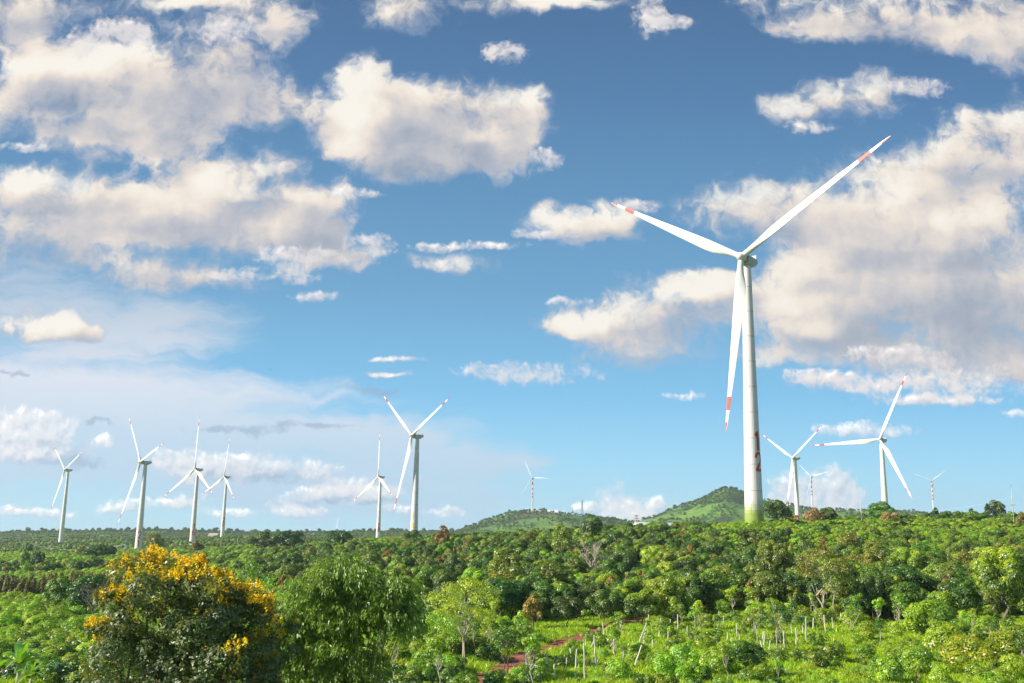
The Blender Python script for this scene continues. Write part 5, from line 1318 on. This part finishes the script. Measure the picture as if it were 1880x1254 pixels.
for px, yt, d, lb in ((1028.5, 935, 2640, 'thin mast on the long hill, left of two'), (1051, 932, 2640, 'thin mast on the long hill, beside the lattice pylon'), (1117, 946, 2620, 'thin short mast on the low saddle of the hill')):
    x, y, g = at(px, d, yt); H = max(8, uv(px, yt)[1] * d + EZ - g); o = empty('mast', (x, y, g)); tag(o, lb, 'mast')
    mb = MB(); mb.tube([(0, 0, -1), (0, 0, H)], [.6, .4], 6); mb.build('pole', [STEEL], o); mb = MB(); mb.box((0, -.6, H * .85), (1.8, .2, .3)); mb.build('crossarm', [STEEL], o)
WIRE = mat('bright_wire', (.7, .7, .7), .4, lambda k: k.mix(k.noise(ocoord(k), 1., 2, dim='3D'), (.75, .75, .75, 1), (.6, .6, .6, 1)))
def wire(a, b, sag, r, label, seg=24):
    mb = MB(); pts = []
    for i in range(seg + 1):
        t = i / seg; p = a.lerp(b, t); p.z -= sag * 4 * t * (1 - t); pts.append(p)
    mb.tube(pts, r, 4); tag(mb.build('overhead_wire', [WIRE], None, True), label, 'wire')
w1 = Vector((pA.x, pA.y, uv(1848, 912)[1] * pA.y + EZ)); u2, v2 = uv(1640, 934); w2 = Vector((u2 * 560, 560, v2 * 560 + EZ))
wire(w1, w2, 3.0, .045, 'thin bright wire sagging left from the right skyline pole')
x, y, g = at(60, 1100, 1000); wire(Vector((x, y, uv(60, 1000)[1] * 1100 + EZ)), Vector((p2.x, p2.y, p2.z - 4)), 5, .09, 'pale wire crossing the left valley to the pylon')
u2, v2 = uv(330, 1003); wire(Vector((p2.x, p2.y, p2.z - 4)), Vector((u2 * 900, 900, v2 * 900 + EZ)), 4, .09, 'pale wire running right from the valley pylon behind turbine 21')

WALL = mat('whitewashed_wall', (.7, .7, .68), .85, lambda k: k.mix(k.noise(ocoord(k), .8, 4, dim='3D'), (.78, .78, .76, 1), (.6, .6, .57, 1)))
ROOFW = mat('pale_sheet_roof', (.6, .62, .66), .4, lambda k: k.mix(k.noise(k.v('MULTIPLY', ocoord(k), (6, .3, .3)), 1., 3, dim='3D'), (.68, .70, .74, 1), (.48, .5, .54, 1)))
ROOFT = mat('tan_sheet_roof', (.5, .4, .3), .5, lambda k: k.mix(k.noise(ocoord(k), 1., 3, dim='3D'), (.6, .48, .36, 1), (.42, .33, .25, 1)))
DARKG = mat('dark_window', (.05, .06, .07), .2, lambda k: k.mix(k.noise(ocoord(k), 1., 2, dim='3D'), (.06, .07, .08, 1), (.03, .035, .04, 1)))
def house(px, row, d, w_, dp, h, label, roof, rz=0.3, flat=False):
    x, y, g = at(px, d, row); g = max(g, uv(px, row)[1] * d + EZ - h * .5) - .3
    o = empty('house', (x, y, g), rz); tag(o, label, 'house'); mb = MB(); mb.box((0, 0, h / 2 - .5), (w_, dp, h / 2 + .5)); mb.build('wall', [WALL], o); rb = MB()
    if flat: rb.box((0, 0, h + .12), (w_ + .3, dp + .3, .12))
    else:
        rb.add([(-w_ - .5, -dp - .5, h + .03), (w_ + .5, -dp - .5, h + .03), (w_ + .5, dp + .5, h + .03), (-w_ - .5, dp + .5, h + .03), (-w_ - .5, 0, h + dp * .55), (w_ + .5, 0, h + dp * .55)], [[0, 1, 5, 4], [2, 3, 4, 5], [0, 4, 3], [1, 2, 5], [0, 3, 2, 1]])
    rb.build('roof', [roof], o)
    for k_ in (-.55, .1, .62):
        wb = MB(); wb.box((k_ * w_, -dp - .03, h * .5), (w_ * .1, .04, h * .16)); wb.build('window', [DARKG], o)
house(861, 980, 2050, 8, 6, 5.5, 'white box house at the left foot of the long hill', WALL, .25, True)
house(1233, 972, 470, 4.5, 3.2, 3.4, 'pale roofed house half hidden in the woods under the peak', ROOFW, .4)
house(1180, 968, 560, 4.0, 3.0, 3.0, 'small grey shed beside the pinkish lattice mast', ROOFW, .2)
house(393, 984, 1900, 9, 7, 3.2, 'tan roofed shed on the far slope between turbines 16 and 20', ROOFT, -.2)
house(1401, 969, 352, 2.6, 1.4, 1.1, 'low white cabin at the foot of tower 12', ROOFW, 0.1, True)

def bird(px, py, d, span, label):
    ux, vz = uv(px, py); o = empty('bird', (ux * d, d, vz * d + EZ), .4); tag(o, label, 'bird'); BK = mat('dark_feathers', (.03, .03, .035), .7, lambda k: k.mix(k.noise(ocoord(k), 8., 3, dim='3D'), (.05, .05, .055, 1), (.02, .02, .025, 1)))
    mb = MB(); rings = []
    for t, r in ((-.30, .01), (-.22, .05), (-.1, .09), (.05, .10), (.18, .06), (.24, .055), (.30, .02), (.34, .004)):
        rings.append([(r * math.cos(a), t * span * 1.2, r * .8 * math.sin(a)) for a in [j * math.pi / 5 for j in range(10)]])
    mb.loft(rings)
    for s_ in (-1, 1):
        h = span / 2; V = [(s_ * .06, .16, .02), (s_ * .06, -.14, .02), (s_ * h * .5, .22, .14), (s_ * h * .5, -.12, .13), (s_ * h, -.02, .08), (s_ * h * .97, -.12, .07)]; V2 = [(a, b, c - .02) for a, b, c in V]
        mb.add(V + V2, [[0, 2, 3, 1], [2, 4, 5, 3], [6, 7, 9, 8], [8, 9, 11, 10], [0, 6, 8, 2], [2, 8, 10, 4], [1, 3, 9, 7], [3, 5, 11, 9], [4, 10, 11, 5], [0, 1, 7, 6]])
    mb.build('body', [BK], o, True)
bird(496, 679, 330, 1.5, 'small dark bird gliding high in the sky left of centre')

# ------------------------------------------------------------------ haze
HAZE = 1
if HAZE:
    hm_ = bpy.data.materials.new('haze'); hm_.use_nodes = True; k = NT(hm_.node_tree); k.n.clear()
    pv = k.n.new('ShaderNodeVolumePrincipled'); pv.inputs['Color'].default_value = (.80, .90, 1.0, 1); pv.inputs['Density'].default_value = 0.000068; pv.inputs['Anisotropy'].default_value = 0.2
    mo = k.n.new('ShaderNodeOutputMaterial'); k.l.new(pv.outputs[0], mo.inputs['Volume'])
    zlo = float(ZZ.min()) - 8; zhi = EZ + 260
    hb = MB(); hb.box((0, 2400, (zlo + zhi) / 2), (7600, 2900, (zhi - zlo) / 2)); tag(hb.build('haze', [hm_]), kind='stuff')
